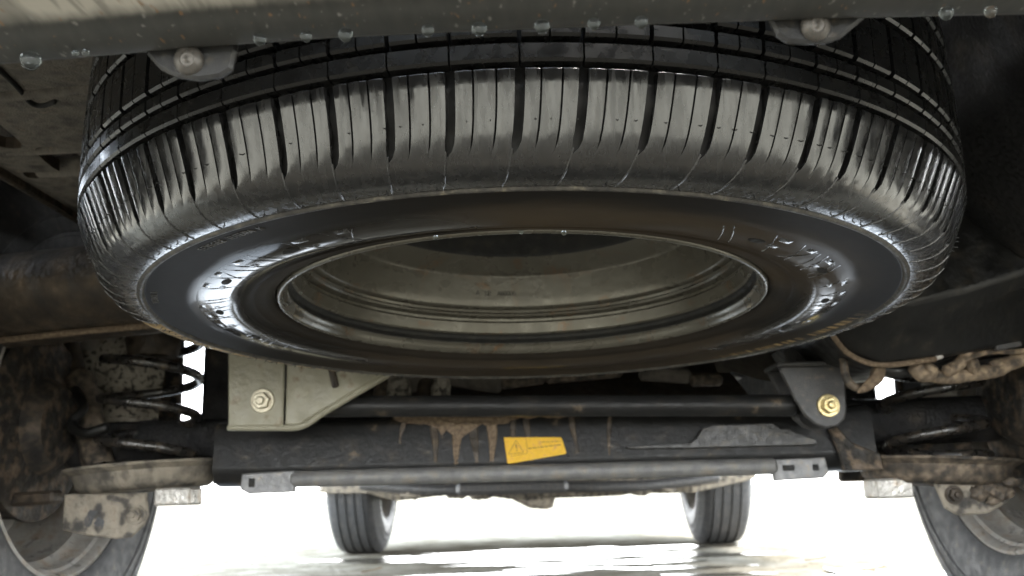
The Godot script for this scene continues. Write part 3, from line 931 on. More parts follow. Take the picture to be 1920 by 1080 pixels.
func structure() -> void:
	var mb := MB.new()
	var rows := []
	var xs := [-200.0, -60.0, -20.0, -8.0, -3.0, 0.0, 3.0, 8.0, 20.0, 60.0, 200.0]
	for z in [200.0, 60.0, 20.0, 6.0, 0.0, -3.0, -6.0, -10.0, -20.0, -60.0, -200.0]:
		var row := PackedVector3Array()
		for x in xs: row.append(Vector3(x, 0, z))
		rows.append(row)
	mb.grid(rows, false)
	for k in mb.n.size(): mb.n[k] = Vector3.UP
	var g := obj("ground", mb, M.ground)
	g.set_meta("kind", "structure")
	var fn := noise(77, 2.2, 3)
	for q in [[-0.05, -3.55, 0.55, 0.16], [0.25, -3.2, 0.28, 0.07], [0.05, -3.0, 0.16, 0.045], [0.42, -2.95, 0.2, 0.04], [-0.25, -2.85, 0.3, 0.05], [0.3, -3.9, 0.5, 0.12], [-0.6, -3.7, 0.3, 0.1], [0.5, -2.7, 0.12, 0.03], [-0.15, -3.25, 0.14, 0.03], [0.62, -3.45, 0.2, 0.06]]:
		mb = MB.new()
		var mid := mb.vert(Vector3(0, 0.004, 0), Vector3.UP)
		for k in 49:
			var a := TAU * (k % 48) / 48.0
			var rr := 1.0 + 1.1 * fn.get_noise_3d(cos(a) + q[0] * 9.0, sin(a) + q[1] * 5.0, 0.0)
			mb.vert(Vector3(cos(a) * q[2] * rr, 0.004, sin(a) * q[3] * rr), Vector3.UP)
		for k in 48: mb.tri(mid, k + 1, k + 2)
		var pd := obj("puddle", mb, M.puddle)
		pd.position = Vector3(q[0], 0, q[1])
		pd.set_meta("kind", "structure")
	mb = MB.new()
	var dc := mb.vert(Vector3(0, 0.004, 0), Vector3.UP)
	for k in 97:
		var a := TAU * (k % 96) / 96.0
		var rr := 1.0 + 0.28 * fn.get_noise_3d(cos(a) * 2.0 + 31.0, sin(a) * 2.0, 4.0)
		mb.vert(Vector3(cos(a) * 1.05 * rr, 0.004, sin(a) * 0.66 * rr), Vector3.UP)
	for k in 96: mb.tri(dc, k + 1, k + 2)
	var shade_paint := obj("shade_patch", mb, M.shade_paint)  # added dark patch, paints in shade cast from behind the camera
	shade_paint.position = Vector3(0.05, 0, -0.22)
	shade_paint.set_meta("kind", "structure")
	# unseen pools added beside the rear wheels for glare on the sidewall
	for q in [[-0.62, -1.68, 0.25, 0.52], [-0.90, -2.25, 0.22, 0.40], [-0.40, -1.42, 0.06, 0.10], [0.60, -1.66, 0.25, 0.52], [0.88, -2.20, 0.24, 0.40], [0.40, -1.70, 0.07, 0.12], [0.32, -1.10, 0.07, 0.1], [-0.34, -1.08, 0.06, 0.08]]:
		mb = MB.new()
		var mid := mb.vert(Vector3(0, 0.008, 0), Vector3.UP)
		for k in 73:
			var a := TAU * (k % 72) / 72.0
			var rr := 1.0 + 0.7 * fn.get_noise_3d(cos(a) * 1.5 + q[0] * 9.0, sin(a) * 1.5 + q[1] * 5.0, 0.0)
			mb.vert(Vector3(cos(a) * q[2] * rr, 0.008, sin(a) * q[3] * rr), Vector3.UP)
		for k in 72: mb.tri(mid, k + 1, k + 2)
		var pd := obj("puddle", mb, M.puddle)
		pd.position = Vector3(q[0], 0, q[1])
		pd.set_meta("kind", "structure")
	# what of the car's body closes the space above
	var b := thing("car_body", "dark underside of the car body above the spare wheel and rear axle", "car body", Vector3(0, 0.72, -2.4))
	mb = MB.new()
	mb.box(Vector3(0, 0.755, -2.6), Vector3(1.86, 0.03, 4.75), 0.004)
	obj("floor_pan", mb, M.underbody, b, true)
	for s in [-1.0, 1.0]:
		mb = MB.new()
		mb.box(Vector3(s * 0.935, 0.76, -0.56), Vector3(0.03, 0.92, 0.66), 0.006)
		obj("rear_quarter_panel", mb, M.black_paint, b, true)
		mb = MB.new()
		mb.box(Vector3(s * 0.935, 0.80, -3.14), Vector3(0.03, 0.78, 1.11), 0.006)
		obj("side_sill", mb, M.black_paint, b, true)
		mb = MB.new()
		mb.box(Vector3(s * 0.935, 0.80, -4.85), Vector3(0.03, 0.86, 0.45), 0.006)
		obj("front_quarter_panel", mb, M.black_paint, b, true)
	for s in [-1.0, 1.0]:
		mb = MB.new()
		mb.box(Vector3(s * 0.80, 0.42, -0.915), Vector3(0.26, 0.56, 0.012), 0.003)
		obj("added_shade_flap", mb, M.groove, b, true)  # unseen flap, added to cut side light on the tyre
	mb = MB.new()
	mb.box(Vector3(0, 0.80, -5.0), Vector3(1.84, 1.0, 0.04), 0.006)
	obj("front_panel", mb, M.black_paint, b, true)

func bumper_material() -> StandardMaterial3D:
	# road dust on grey plastic, thick at the left end of the flat underside, thin on the lip
	var w := 1024
	var h := 128
	var im := Image.create(w, h, false, Image.FORMAT_RGBA8)
	var n1 := noise(61, 0.014, 4)
	var n2 := noise(62, 0.06, 3)
	var n3 := noise(63, 0.11, 2)
	for x in w:
		var u := float(x) / w
		for y in h:
			var v := float(y) / h
			var a := n1.get_noise_2d(x * 1.0, y * 0.35) * 0.5 + 0.5
			var b := n2.get_noise_2d(x * 1.3, y * 0.5) * 0.5 + 0.5
			var f := n3.get_noise_2d(x * 1.0, y * 0.8)
			var dust := clampf(1.0 - smoothstep(0.32, 0.58, u + 0.12 * (a - 0.5)) * 0.9, 0, 1) * smoothstep(0.50, 0.58, v + 0.03 * (b - 0.5))
			dust *= 0.55 + 0.7 * smoothstep(0.35, 0.62, a)
			var c := Color(0.034, 0.035, 0.033).lerp(Color(0.056, 0.055, 0.049), b)
			c = c.lerp(Color(0.56, 0.525, 0.455), clampf(dust, 0, 1) * 0.85)
			c = c.lerp(Color(0.05, 0.049, 0.045), smoothstep(0.56, 0.72, b) * 0.45)
			if f > 0.62: c = c.lerp(Color(0.24, 0.13, 0.06), smoothstep(0.62, 0.7, f) * 0.7)
			if f < -0.6: c = c.lerp(Color(0.28, 0.27, 0.25), smoothstep(0.6, 0.7, -f) * 0.6)
			im.set_pixel(x, y, c.linear_to_srgb())
	var m := StandardMaterial3D.new()
	m.resource_name = "dusty_bumper"
	m.albedo_texture = ImageTexture.create_from_image(im)
	m.roughness = 0.6
	m.uv1_scale = Vector3(1, 1, 1)
	return m

func bumper() -> void:
	var b := thing("rear_bumper", "dusty grey plastic lower edge of the rear bumper across the top", "bumper", Vector3(0, 0.43, -0.3))
	# a lip in front, flat underside, then the skin rising behind the camera's view
	var prof := [Vector2(-0.322, 0.520), Vector2(-0.330, 0.450), Vector2(-0.334, 0.436), Vector2(-0.332, 0.4300), Vector2(-0.326, 0.4276), Vector2(-0.316, 0.4275), Vector2(-0.309, 0.4285), Vector2(-0.303, 0.4310), Vector2(-0.285, 0.4310), Vector2(-0.23, 0.4335), Vector2(-0.19, 0.445), Vector2(-0.165, 0.475), Vector2(-0.155, 0.53), Vector2(-0.16, 0.8)]
	var rows := []
	for p in prof:
		var row := PackedVector3Array()
		for k in 49:
			var x := -0.93 + 1.86 * k / 48.0
			var bend := 0.10 * x * x
			row.append(Vector3(x, p.y - 0.004 * smoothstep(-0.05, -0.25, x) + 0.0025 * absf(x), p.x - bend * 1.2))
		rows.append(row)
	var mb := MB.new()
	var uvs := []
	for i in prof.size():
		var ur := PackedVector2Array()
		for k in 49: ur.append(Vector2((-0.93 + 1.86 * k / 48.0 + 0.25) / 0.5, float(i) / (prof.size() - 1)))
		uvs.append(ur)
	mb.grid(rows, false, uvs)
	obj("bumper_skin", mb, bumper_material(), b, true)
	var tabs := [[[-0.1545, 0.440], [-0.1530, 0.427], [-0.1475, 0.4205], [-0.1400, 0.4165], [-0.1310, 0.4150], [-0.1225, 0.4160], [-0.1180, 0.4190], [-0.1165, 0.427], [-0.1160, 0.440]], [[0.097, 0.440], [0.0985, 0.432], [0.1010, 0.4245], [0.1050, 0.4215], [0.1120, 0.4205], [0.1200, 0.4205], [0.1265, 0.4225], [0.1320, 0.4270], [0.1370, 0.4310], [0.1440, 0.440]]]
	var bolts := [Vector3(-0.1350, 0.4228, -0.3325), Vector3(0.1160, 0.4268, -0.3325)]
	for k in 2:
		mb = MB.new()
		plate(mb, tabs[k], -0.3335, 0.004, 0.0012)
		var t := obj("mounting_tab", mb, M.tab_plastic, b, true)
		mb = MB.new()
		var c: Vector3 = bolts[k] + Vector3(0, 0, -0.0008)
		var bb := MB.frame(Vector3(0.05, -0.25, 1))
		mb.lathe([Vector2(0.0052, 0.0), Vector2(0.0060, 0.0006), Vector2(0.0060, 0.0014), Vector2(0.0050, 0.0030), Vector2(0.0030, 0.0040), Vector2(0.0026, 0.0034), Vector2(0.0016, 0.0033), Vector2(0.00001, 0.0042)], 22, 0, TAU, c, bb)
		var o := obj("push_rivet", mb, M.rivet_plastic, t)
		o.position = Vector3.ZERO
	var drops := [Vector2(65, 0.0042), Vector2(152, 0.0014), Vector2(172, 0.0016), Vector2(508, 0.0026), Vector2(596, 0.0024), Vector2(670, 0.0030), Vector2(825, 0.0026), Vector2(921, 0.0032), Vector2(1038, 0.0032), Vector2(1134, 0.0027), Vector2(1222, 0.0028), Vector2(1789, 0.0030), Vector2(1872, 0.0026)]
	for d in drops:
		var x: float = (d.x - 1003.0) * 0.32 / 1530.0
		var z := -0.322 - 0.12 * x * x
		var big: bool = d.x < 100
		droplet(Vector3(x, 0.4272 - 0.004 * smoothstep(-0.05, -0.25, x) + 0.0025 * absf(x) - d.y * 0.5, z), d.y * 0.92, "largest water droplet, under the far left of the bumper edge" if big else "clear water droplet hanging from the lower edge of the rear bumper", "" if big else "water droplets hanging under the bumper")

func axle() -> void:
	var ax := thing("axle_beam", "black steel rear axle beam with mud runs and a yellow sticker", "axle", Vector3(0, 0.3, -1.3))
	# rounded box section along x
	var sec := [Vector2(-1.270, 0.3530), Vector2(-1.261, 0.3500), Vector2(-1.2565, 0.342), Vector2(-1.2535, 0.320), Vector2(-1.2500, 0.292), Vector2(-1.2500, 0.2865), Vector2(-1.2535, 0.2800), Vector2(-1.2605, 0.2728), Vector2(-1.2685, 0.2675), Vector2(-1.285, 0.2645), Vector2(-1.32, 0.2645), Vector2(-1.34, 0.275), Vector2(-1.345, 0.30), Vector2(-1.345, 0.34), Vector2(-1.335, 0.352), Vector2(-1.270, 0.3530)]
	var rows := []
	for p in sec:
		var row := PackedVector3Array()
		for k in 41:
			var x := -0.445 + 0.900 * k / 40.0
			row.append(Vector3(x, p.y - 0.002 * x + 0.0006 * sin(x * 9.0), p.x))
		rows.append(row)
	var mb := MB.new()
	mb.grid(rows)
	obj("beam", mb, M.black_paint, ax, true)
	for e in [-0.54, 0.55]:
		mb = MB.new()
		mb.box(Vector3(e, 0.295 - 0.016 * signf(e), -1.40), Vector3(0.20, 0.060, 0.02), 0.003)
		obj("seat_web", mb, M.dark_mud, ax, true)
	for e in [-0.445, 0.455]:
		mb = MB.new()
		mb.box(Vector3(e, 0.307, -1.301), Vector3(0.004, 0.074, 0.080), 0.001)
		obj("end_plate", mb, M.black_paint, ax, true)
	mb = MB.new()
	mb.tube([Vector3(-0.70, 0.335, -1.375), Vector3(0.0, 0.335, -1.375), Vector3(0.68, 0.335, -1.375)], 0.034, 20)
	obj("axle_tube", mb, M.underbody, ax, true)
	mb = MB.new()
	var lp := []
	for k in 25:
		var x := -0.331 + 0.646 * k / 24.0
		lp.append(Vector3(x, 0.2730 - 0.002 * x, -1.2490 + 0.0008 * sin(x * 23.0)))
	mb.tube(lp, 0.0112, 16)
	obj("lit_edge_bar", mb, M.lit_edge_paint, ax, true)  # added bar, light on the rounded lower edge put into its colour
	mb = MB.new()
	plate(mb, [[0.392, 0.318], [0.402, 0.322], [0.420, 0.300], [0.456, 0.284], [0.458, 0.263], [0.405, 0.263], [0.402, 0.285]], -1.238, 0.010, 0.002)
	obj("corner_web", mb, M.dark_mud, ax, true)
	# clamp plates under the beam
	mb = MB.new()
	plate(mb, [[-0.402, 0.283], [-0.330, 0.285], [-0.330, 0.256], [-0.392, 0.2555], [-0.404, 0.262]], -1.244, 0.012)
	obj("clamp_plate", mb, M.tab_steel, ax, true)
	mb = MB.new()
	plate(mb, [[0.312, 0.281], [0.384, 0.282], [0.387, 0.262], [0.380, 0.2545], [0.314, 0.2525]], -1.244, 0.012)
	obj("clamp_plate", mb, M.tab_steel, ax, true)
	mb = MB.new()
	mb.box(Vector3(-0.388, 0.2705, -1.2438), Vector3(0.008, 0.012, 0.003), 0.0006)
	mb.box(Vector3(0.334, 0.2695, -1.2438), Vector3(0.016, 0.0075, 0.003), 0.0012)
	mb.box(Vector3(0.370, 0.2690, -1.2438), Vector3(0.0085, 0.0085, 0.003), 0.0015)
	obj("plate_slots", mb, M.groove, ax, true)
	# pressed stiffener at the right, its paler grey painting in reflected light
	mb = MB.new()
	plate(mb, [[0.118, 0.303], [0.205, 0.306], [0.214, 0.312], [0.222, 0.324], [0.236, 0.3285], [0.318, 0.3290], [0.327, 0.321], [0.338, 0.3215], [0.349, 0.314], [0.372, 0.3060], [0.374, 0.2985], [0.200, 0.2990], [0.124, 0.3005]], -1.2385, 0.012, 0.0010)
	obj("stiffener", mb, M.mid_grey, ax, true)
	# sticker: yellow, wider at its left, printed
	mb = MB.new()
	var lean := Transform3D(Basis(Vector3.RIGHT, -0.118), Vector3(0, 0.2920, -1.2497)) * Transform3D(Basis(), Vector3(0, -0.2920, 1.2497))
	plate(mb, [[-0.0455, 0.3215], [0.0320, 0.3195], [0.0335, 0.3180], [0.0390, 0.2985], [0.0375, 0.2965], [-0.0395, 0.2855], [-0.0415, 0.2870]], -1.2485, 0.0016, 0.0004, lean)
	var st := obj("warning_sticker", mb, M.sticker, ax, true)
	st.set_meta("label", "yellow warning sticker on the axle beam")
	mb = MB.new()
	var z := -1.2481
	var ink_line := func(a: Vector2, b: Vector2, wd: float) -> void:
		var d := (b - a).normalized()
		var nn := Vector2(-d.y, d.x) * wd * 0.5
		plate(mb, [[a.x + nn.x, a.y + nn.y], [b.x + nn.x, b.y + nn.y], [b.x - nn.x, b.y - nn.y], [a.x - nn.x, a.y - nn.y]], z, 0.0003, 0.00005, lean)
	var A := Vector2(-0.0290, 0.3170)
	var B := Vector2(-0.0395, 0.2985)
	var C := Vector2(-0.0190, 0.3000)
	ink_line.call(A, B, 0.0007); ink_line.call(B, C, 0.0007); ink_line.call(C, A, 0.0007)
	ink_line.call(Vector2(-0.0292, 0.3120), Vector2(-0.0284, 0.3055), 0.0018)
	ink_line.call(Vector2(-0.0281, 0.3038), Vector2(-0.0279, 0.3022), 0.0018)
	rng.seed = 21
	for ln in [[0.3145, 0.014], [0.3065, 0.022], [0.2990, 0.002]]:
		var x := -0.013
		while x < 0.032:
			var l := rng.randf_range(0.002, 0.006)
			var t := (x + 0.013) / 0.045
			var yy: float = lerpf(ln[0], 0.309 + (ln[0] - 0.3065) * 0.55, t) - 0.0012 + 0.0014 * t
			if ln[0] > 0.30 and x + l < 0.034 and (ln[0] < 0.31 or t > 0.4):
				ink_line.call(Vector2(x, yy), Vector2(x + l, yy + 0.0003), 0.0014 if ln[0] < 0.31 else 0.0009)
			x += l + 0.0013
	ink_line.call(Vector2(-0.0375, 0.2955), Vector2(-0.0140, 0.2985), 0.0005)
	ink_line.call(Vector2(-0.0140, 0.2985), Vector2(-0.0150, 0.3190), 0.0005)
	obj("print", mb, M.ink, st)
	# mud on top of the beam and runs down its face
	mb = MB.new()
	rng.seed = 8
	for k in 16:
		var x := rng.randf_range(-0.20, 0.03)
		mb.lump(Vector3(x, 0.3505 + rng.randf_range(-0.003, 0.004), -1.258 + rng.randf_range(-0.01, 0.006)), Vector3(rng.randf_range(0.012, 0.03), rng.randf_range(0.004, 0.009), 0.012), 50 + k, 0.5)
	var mo := obj("dried_mud", mb, M.mud, ax, true)
	for d in [[-0.142, 0.075, 0.0036], [-0.128, 0.024, 0.0026], [-0.108, 0.080, 0.0046], [-0.085, 0.078, 0.0042], [-0.064, 0.076, 0.0046], [-0.030, 0.072, 0.0026], [-0.012, 0.068, 0.0030], [0.051, 0.05, 0.0030], [-0.185, 0.03, 0.0024], [0.10, 0.072, 0.002]]:
		mb = MB.new()
		var pts := []
		var rad := []
		for q in 9:
			var t := q / 8.0
			var hy: float = 0.3475 - d[1] * t
			var fz := -1.2500 - maxf(0.0, hy - 0.292) * 0.124 - maxf(0.0, 0.2865 - hy) * 0.75
			pts.append(Vector3(d[0] + 0.003 * sin(t * 3.0 + d[0] * 90.0), hy, fz))
			rad.append(d[2] * (1.5 - 0.8 * t + 0.25 * sin(t * 7.0)))
		mb.tube(pts, rad, 8, 0.10)
		obj("mud_run", mb, M.mud if d[2] > 0.0044 else M.brown_steel, mo)
	# splash of mud behind the runs
	mb = MB.new()
	plate(mb, [[-0.17, 0.3500], [-0.05, 0.3500], [-0.055, 0.341], [-0.066, 0.337], [-0.075, 0.341], [-0.088, 0.333], [-0.099, 0.326], [-0.108, 0.318], [-0.116, 0.327], [-0.124, 0.334], [-0.131, 0.327], [-0.136, 0.337], [-0.15, 0.342]], -1.2487, 0.0016, 0.0005, lean)
	obj("mud_splash", mb, M.mud, mo)

	# panhard rod
	var pr := thing("panhard_rod", "long black rod running across between the two brackets above the axle", "rod", Vector3(0, 0.36, -1.17))
	mb = MB.new()
	mb.tube([Vector3(-0.345, 0.3655, -1.175), Vector3(-0.28, 0.3635, -1.172), Vector3(0.0, 0.3555, -1.17), Vector3(0.27, 0.3475, -1.168), Vector3(0.325, 0.3455, -1.166)], 0.0138, 20)
	obj("bar", mb, M.black_paint, pr, true)
	for c in [Vector3(-0.343, 0.3690, -1.165), Vector3(0.36, 0.3410, -1.165)]:
		mb = MB.new()
		mb.lathe([Vector2(0.010, -0.02), Vector2(0.024, -0.02), Vector2(0.025, -0.018), Vector2(0.025, 0.015), Vector2(0.024, 0.017), Vector2(0.010, 0.017)], 28, 0, TAU, c, Basis(Vector3(1, 0, 0), PI / 2))
		obj("rod_eye", mb, M.black_paint, pr, true)
	# left bracket
	var lb := thing("rod_bracket", "pale olive bracket with one bolt at the left end of the rod", "bracket", Vector3(-0.34, 0.42, -1.14))
	mb = MB.new()
	plate(mb, [[-0.392, 0.480], [-0.386, 0.338], [-0.317, 0.337], [-0.317, 0.480]], -1.134, 0.005, 0.0018)
	obj("bolt_plate", mb, M.olive_paint, lb, true)
	mb = MB.new()
	plate(mb, [[-0.3155, 0.480], [-0.3155, 0.338], [-0.298, 0.338], [-0.270, 0.354], [-0.226, 0.379], [-0.190, 0.4000], [-0.155, 0.4190], [-0.130, 0.480]], -1.138, 0.005, 0.0018)
	obj("gusset_plate", mb, M.olive_paint, lb, true)
	mb = MB.new()
	mb.tube(smooth([Vector3(-0.387, 0.3375, -1.140), Vector3(-0.330, 0.3355, -1.139), Vector3(-0.295, 0.3365, -1.14), Vector3(-0.267, 0.3530, -1.142), Vector3(-0.225, 0.3770, -1.143), Vector3(-0.186, 0.3985, -1.144)], 5), 0.0042, 8)
	obj("folded_lip", mb, M.olive_paint, lb, true)
	mb = MB.new()
	mb.tube([Vector3(-0.2645, 0.440, -1.1365), Vector3(-0.258, 0.410, -1.1365), Vector3(-0.252, 0.385, -1.137)], 0.0045, 8, 0.3)
	obj("rust_run", mb, M.brown_steel, lb, true)
	mb = MB.new()
	mb.bolt(Vector3(-0.3430, 0.3690, -1.134), Vector3(0.0, -0.05, 1), 0.0152, 0.011)
	obj("flange_bolt", mb, M.pale_metal, lb, true)
	# right bracket
	var rb := thing("rod_bracket", "dark grey rounded bracket with a brass coloured bolt at the right end of the rod", "bracket", Vector3(0.36, 0.42, -1.14))
	mb = MB.new()
	var rp := [[0.303, 0.392], [0.3055, 0.386], [0.312, 0.372], [0.3205, 0.350], [0.331, 0.330], [0.3430, 0.3190], [0.356, 0.3145], [0.370, 0.3165], [0.3795, 0.3245], [0.3835, 0.337], [0.3850, 0.392]]
	plate(mb, rp, -1.136, 0.006, 0.002)
	obj("bolt_plate", mb, M.grey_paint, rb, true)
	mb = MB.new()
	plate(mb, rp, -1.188, 0.006, 0.002)
	obj("back_plate", mb, M.grey_paint, rb, true)
	mb = MB.new()
	mb.box(Vector3(0.345, 0.3945, -1.166), Vector3(0.088, 0.006, 0.066), 0.002)
	obj("top_flange", mb, M.grey_paint, rb, true)
	mb = MB.new()
	mb.box(Vector3(0.36, 0.43, -1.20), Vector3(0.05, 0.07, 0.04), 0.004)
	obj("hanger_leg", mb, M.underbody, rb, true)
	mb = MB.new()
	mb.bolt(Vector3(0.3605, 0.3415, -1.136), Vector3(0.05, 0.0, 1), 0.0142, 0.011)
	obj("flange_bolt", mb, M.zinc, rb, true)
	# crossmembers and shields seen in the gap above the rod
	var cm := thing("crossmember", "brown muddy crossmember behind the spare wheel above the axle", "crossmember", Vector3(0, 0.48, -1.7))
	mb = MB.new()
	mb.box(Vector3(0, 0.505, -1.70), Vector3(0.94, 0.09, 0.10), 0.012)
	obj("channel", mb, M.brown_steel, cm, true)
	rng.seed = 17
	for k in 9:
		mb = MB.new()
		var x := -0.20 + k * 0.07
		mb.box(Vector3(x, 0.452 + rng.randf_range(-0.01, 0.008), -1.64 + rng.randf_range(-0.03, 0.02)), Vector3(rng.randf_range(0.03, 0.07), rng.randf_range(0.02, 0.05), 0.05), 0.006, Basis(Vector3(0, 0, 1), rng.randf_range(-0.35, 0.35)))
		obj("bracket", mb, [M.brown_steel, M.mud_metal, M.black_paint][k % 3], cm, true)
	var hs := thing("heat_shield", "tan dusty shield panel above the middle of the axle", "heat shield", Vector3(0, 0.40, -1.5))
	rows = []
	for i in 7:
		var row := PackedVector3Array()
		for j in 25:
			var x := -0.33 + 0.66 * j / 24.0
			row.append(Vector3(x, 0.375 + 0.022 * i + 0.010 * sin(x * 26.0) * (1.0 if i < 3 else 0.3), -1.42 - 0.05 * i + 0.01 * sin(x * 40.0)))
		rows.append(row)
	mb = MB.new()
	mb.grid(rows)
	obj("shield", mb, M.brown_steel, hs, true)
	rng.seed = 44
	for q in [[-0.195, 0.418, 0.10, 0.030, 0.25], [-0.105, 0.424, 0.11, 0.034, -0.2], [-0.02, 0.420, 0.07, 0.026, 0.1], [0.075, 0.428, 0.12, 0.03, 0.06], [0.20, 0.418, 0.08, 0.022, -0.1], [0.262, 0.408, 0.05, 0.018, 0.0]]:
		mb = MB.new()
		mb.box(Vector3(q[0], q[1], -1.40), Vector3(q[2], q[3], 0.02), 0.005, Basis(Vector3(0, 0, 1), q[4]) * Basis(Vector3.RIGHT, 0.5))
		obj("bracket", mb, [M.panel_dust, M.mud_metal, M.tab_steel][rng.randi() % 3] if q[0] > -0.05 else M.panel_dust, hs, true)
	for q in [[-0.215, 0.02, "mud_spots"], [-0.175, 0.012, "brown_steel"], [-0.150, 0.016, "mud_spots"], [-0.24, 0.014, "mud_metal"]]:
		mb = MB.new()
		mb.tube([Vector3(q[0], 0.33, -1.38), Vector3(q[0] + 0.004, 0.42, -1.40)], q[1], 12)
		obj("hanging_pipe", mb, M[q[2]], hs, true)

func left_side() -> void:
	# dusty chassis panel beside the tyre, with slots cut through it
	var t := thing("slotted_chassis_plate", "tan dusty chassis panel with dark slots beside the left of the spare wheel", "chassis panel", Vector3(-0.46, 0.6, -0.75))
	var cs := CSGCombiner3D.new()
	cs.name = "slotted_panel"
	t.add_child(cs, true)
	cs.position = -t.position
	var base := CSGBox3D.new()
	base.size = Vector3(0.30, 0.012, 0.95)
	base.position = Vector3(-0.408, 0.606, -0.70)
	base.material = M.panel_dust
	cs.add_child(base)
	for s in [[-0.484, -0.884, 0.042, 0.080, 0.12], [-0.540, -0.922, 0.016, 0.020, 0.2], [-0.512, -0.800, 0.030, 0.09, 0.1], [-0.515, -1.0, 0.014, 0.02, 0.0]]:
		var cut := CSGPolygon3D.new()
		var pl := PackedVector2Array()
		for k in 20:
			var a := TAU * k / 20.0
			pl.append(Vector2(signf(cos(a)) * pow(absf(cos(a)), 0.6) * s[2] * 0.5, signf(sin(a)) * pow(absf(sin(a)), 0.6) * s[3] * 0.5))
		cut.polygon = pl
		cut.depth = 0.08
		cut.operation = CSGShape3D.OPERATION_SUBTRACTION
		cut.rotation = Vector3(PI / 2, s[4], 0)
		cut.position = Vector3(s[0], 0.57, s[1])
		cut.material = M.brown_steel
		cs.add_child(cut)
	var mb := MB.new()
	mb.box(Vector3(-0.425, 0.69, -0.70), Vector3(0.36, 0.02, 0.97), 0.004)
	obj("panel_back", mb, M.underbody, t, true)
	# pressed beads, and a black tube standing in for a recessed groove
	mb = MB.new()
	mb.tube(smooth([Vector3(-0.428, 0.5995, -0.650), Vector3(-0.434, 0.5995, -0.706), Vector3(-0.440, 0.5995, -0.738), Vector3(-0.432, 0.5995, -0.745), Vector3(-0.418, 0.5995, -0.738)], 6), 0.0036, 8, 0.6)
	obj("dark_groove_line", mb, M.groove, t, true)
	for q in [[-0.84, 0.016], [-0.90, 0.02], [-0.71, 0.02]]:
		mb = MB.new()
		mb.tube([Vector3(-0.53, 0.607, q[0] - 0.02), Vector3(-0.44, 0.605, q[0] - 0.012), Vector3(-0.30, 0.608, q[0])], q[1] * 0.6, 12, 0.5)
		obj("pressed_swage", mb, M.panel_dust, t, true)
	mb = MB.new()
	mb.box(Vector3(-0.562, 0.64, -0.72), Vector3(0.008, 0.10, 0.93), 0.002)
	obj("panel_edge", mb, M.brown_steel, t, true)
	var rows := []
	# silencer
	var mf := thing("exhaust_silencer", "dark brown exhaust silencer with a pale lower seam at the left behind the tyre", "silencer", Vector3(-0.55, 0.49, -1.08))
	for p in [[-0.95, 0.3], [-0.945, 0.9], [-0.93, 1.0], [-0.33, 1.0], [-0.31, 0.9], [-0.305, 0.3]]:
		var row := PackedVector3Array()
		for k in 41:
			var a := TAU * (k % 40) / 40.0
			row.append(Vector3(p[0], 0.503 + 0.017 * ((p[0] + 0.607) / 0.15) * 0.6 + sin(a) * 0.055 * p[1], -1.10 + cos(a) * 0.105 * p[1]))
		rows.append(row)
	mb = MB.new()
	mb.grid(rows, true)
	obj("shell", mb, M.brown_steel, mf, true)
	mb = MB.new()
	var sp := []
	for k in 21:
		var x := -0.94 + 0.62 * k / 20.0
		sp.append(Vector3(x, 0.4475 + 0.017 * ((x + 0.607) / 0.15) * 0.6, -1.065 + 0.002 * sin(x * 31.0)))
	mb.tube(sp, 0.0042, 8)
	obj("seam", mb, M.mud, mf, true)
	# inner wheel arch with spotted mud
	var wa := thing("inner_wheel_arch", "grey spotted muddy inner wing panel behind the left rear spring", "inner wing", Vector3(-0.7, 0.5, -1.5))
	rows = []
	var fn := noise(91, 7.0, 3)
	for i in 9:
		var row := PackedVector3Array()
		for j in 15:
			var x := -0.765 + 0.17 * j / 14.0
			var y := 0.375 + 0.30 * i / 8.0
			row.append(Vector3(x, y, -1.43 - 0.10 * (x + 0.6) * -1.0 + 0.035 * fn.get_noise_2d(x * 3.0, y * 3.0)))
		rows.append(row)
	mb = MB.new()
	mb.grid(rows)
	obj("panel", mb, M.mud_spots, wa, true)
	mb = MB.new()
	mb = MB.new()
	mb.box(Vector3(-0.660, 0.50, -1.565), Vector3(0.085, 0.30, 0.02), 0.003)
	obj("spring_tower_plate", mb, M.dark_mud, wa, true)
	for q in [[-0.722, 0.523, 0.3, 0.045, 0.030], [-0.690, 0.520, -0.35, 0.036, 0.028]]:
		mb = MB.new()
		mb.box(Vector3(q[0], q[1], -1.30), Vector3(q[3], q[4], 0.008), 0.002, Basis(Vector3(0, 0, 1), q[2]))
		obj("shield_flap", mb, M.mud_spots, wa, true)
	# shock absorber and its line
	var sa := thing("shock_absorber", "brown muddy shock absorber leaning behind the left rear wheel", "shock absorber", Vector3(-0.70, 0.3, -1.36))
	mb = MB.new()
	mb.tube([Vector3(-0.752, 0.575, -1.40), Vector3(-0.700, 0.435, -1.37)], 0.012, 14)
	obj("rod", mb, M.brown_steel, sa, true)
	mb = MB.new()
	mb.tube([Vector3(-0.700, 0.437, -1.37), Vector3(-0.693, 0.425, -1.366), Vector3(-0.640, 0.300, -1.33)], 0.022, 18)
	obj("tube", mb, M.mud_metal, sa, true)
	mb = MB.new()
	mb.tube(smooth([Vector3(-0.69, 0.415, -1.34), Vector3(-0.655, 0.385, -1.30), Vector3(-0.66, 0.36, -1.28), Vector3(-0.63, 0.345, -1.26), Vector3(-0.60, 0.352, -1.26)], 6), 0.0075, 10)
	obj("brake_hose", mb, M.black_plastic, sa, true)
	for k in 8:
		mb = MB.new()
		mb.lump(Vector3(-0.735 + rng.randf_range(-0.04, 0.06), 0.385 + rng.randf_range(-0.04, 0.05), -1.36), Vector3(rng.randf_range(0.012, 0.03), rng.randf_range(0.01, 0.025), 0.015), 220 + k, 0.6)
		obj("mud_clod", mb, M.mud_metal, sa, true)
	# spring and seat
	coil_spring("coil_spring", "black coil spring on the pale dusty seat at the left of the axle", Vector3(-0.557, 0.290, -1.30), 1.0, 1.2)
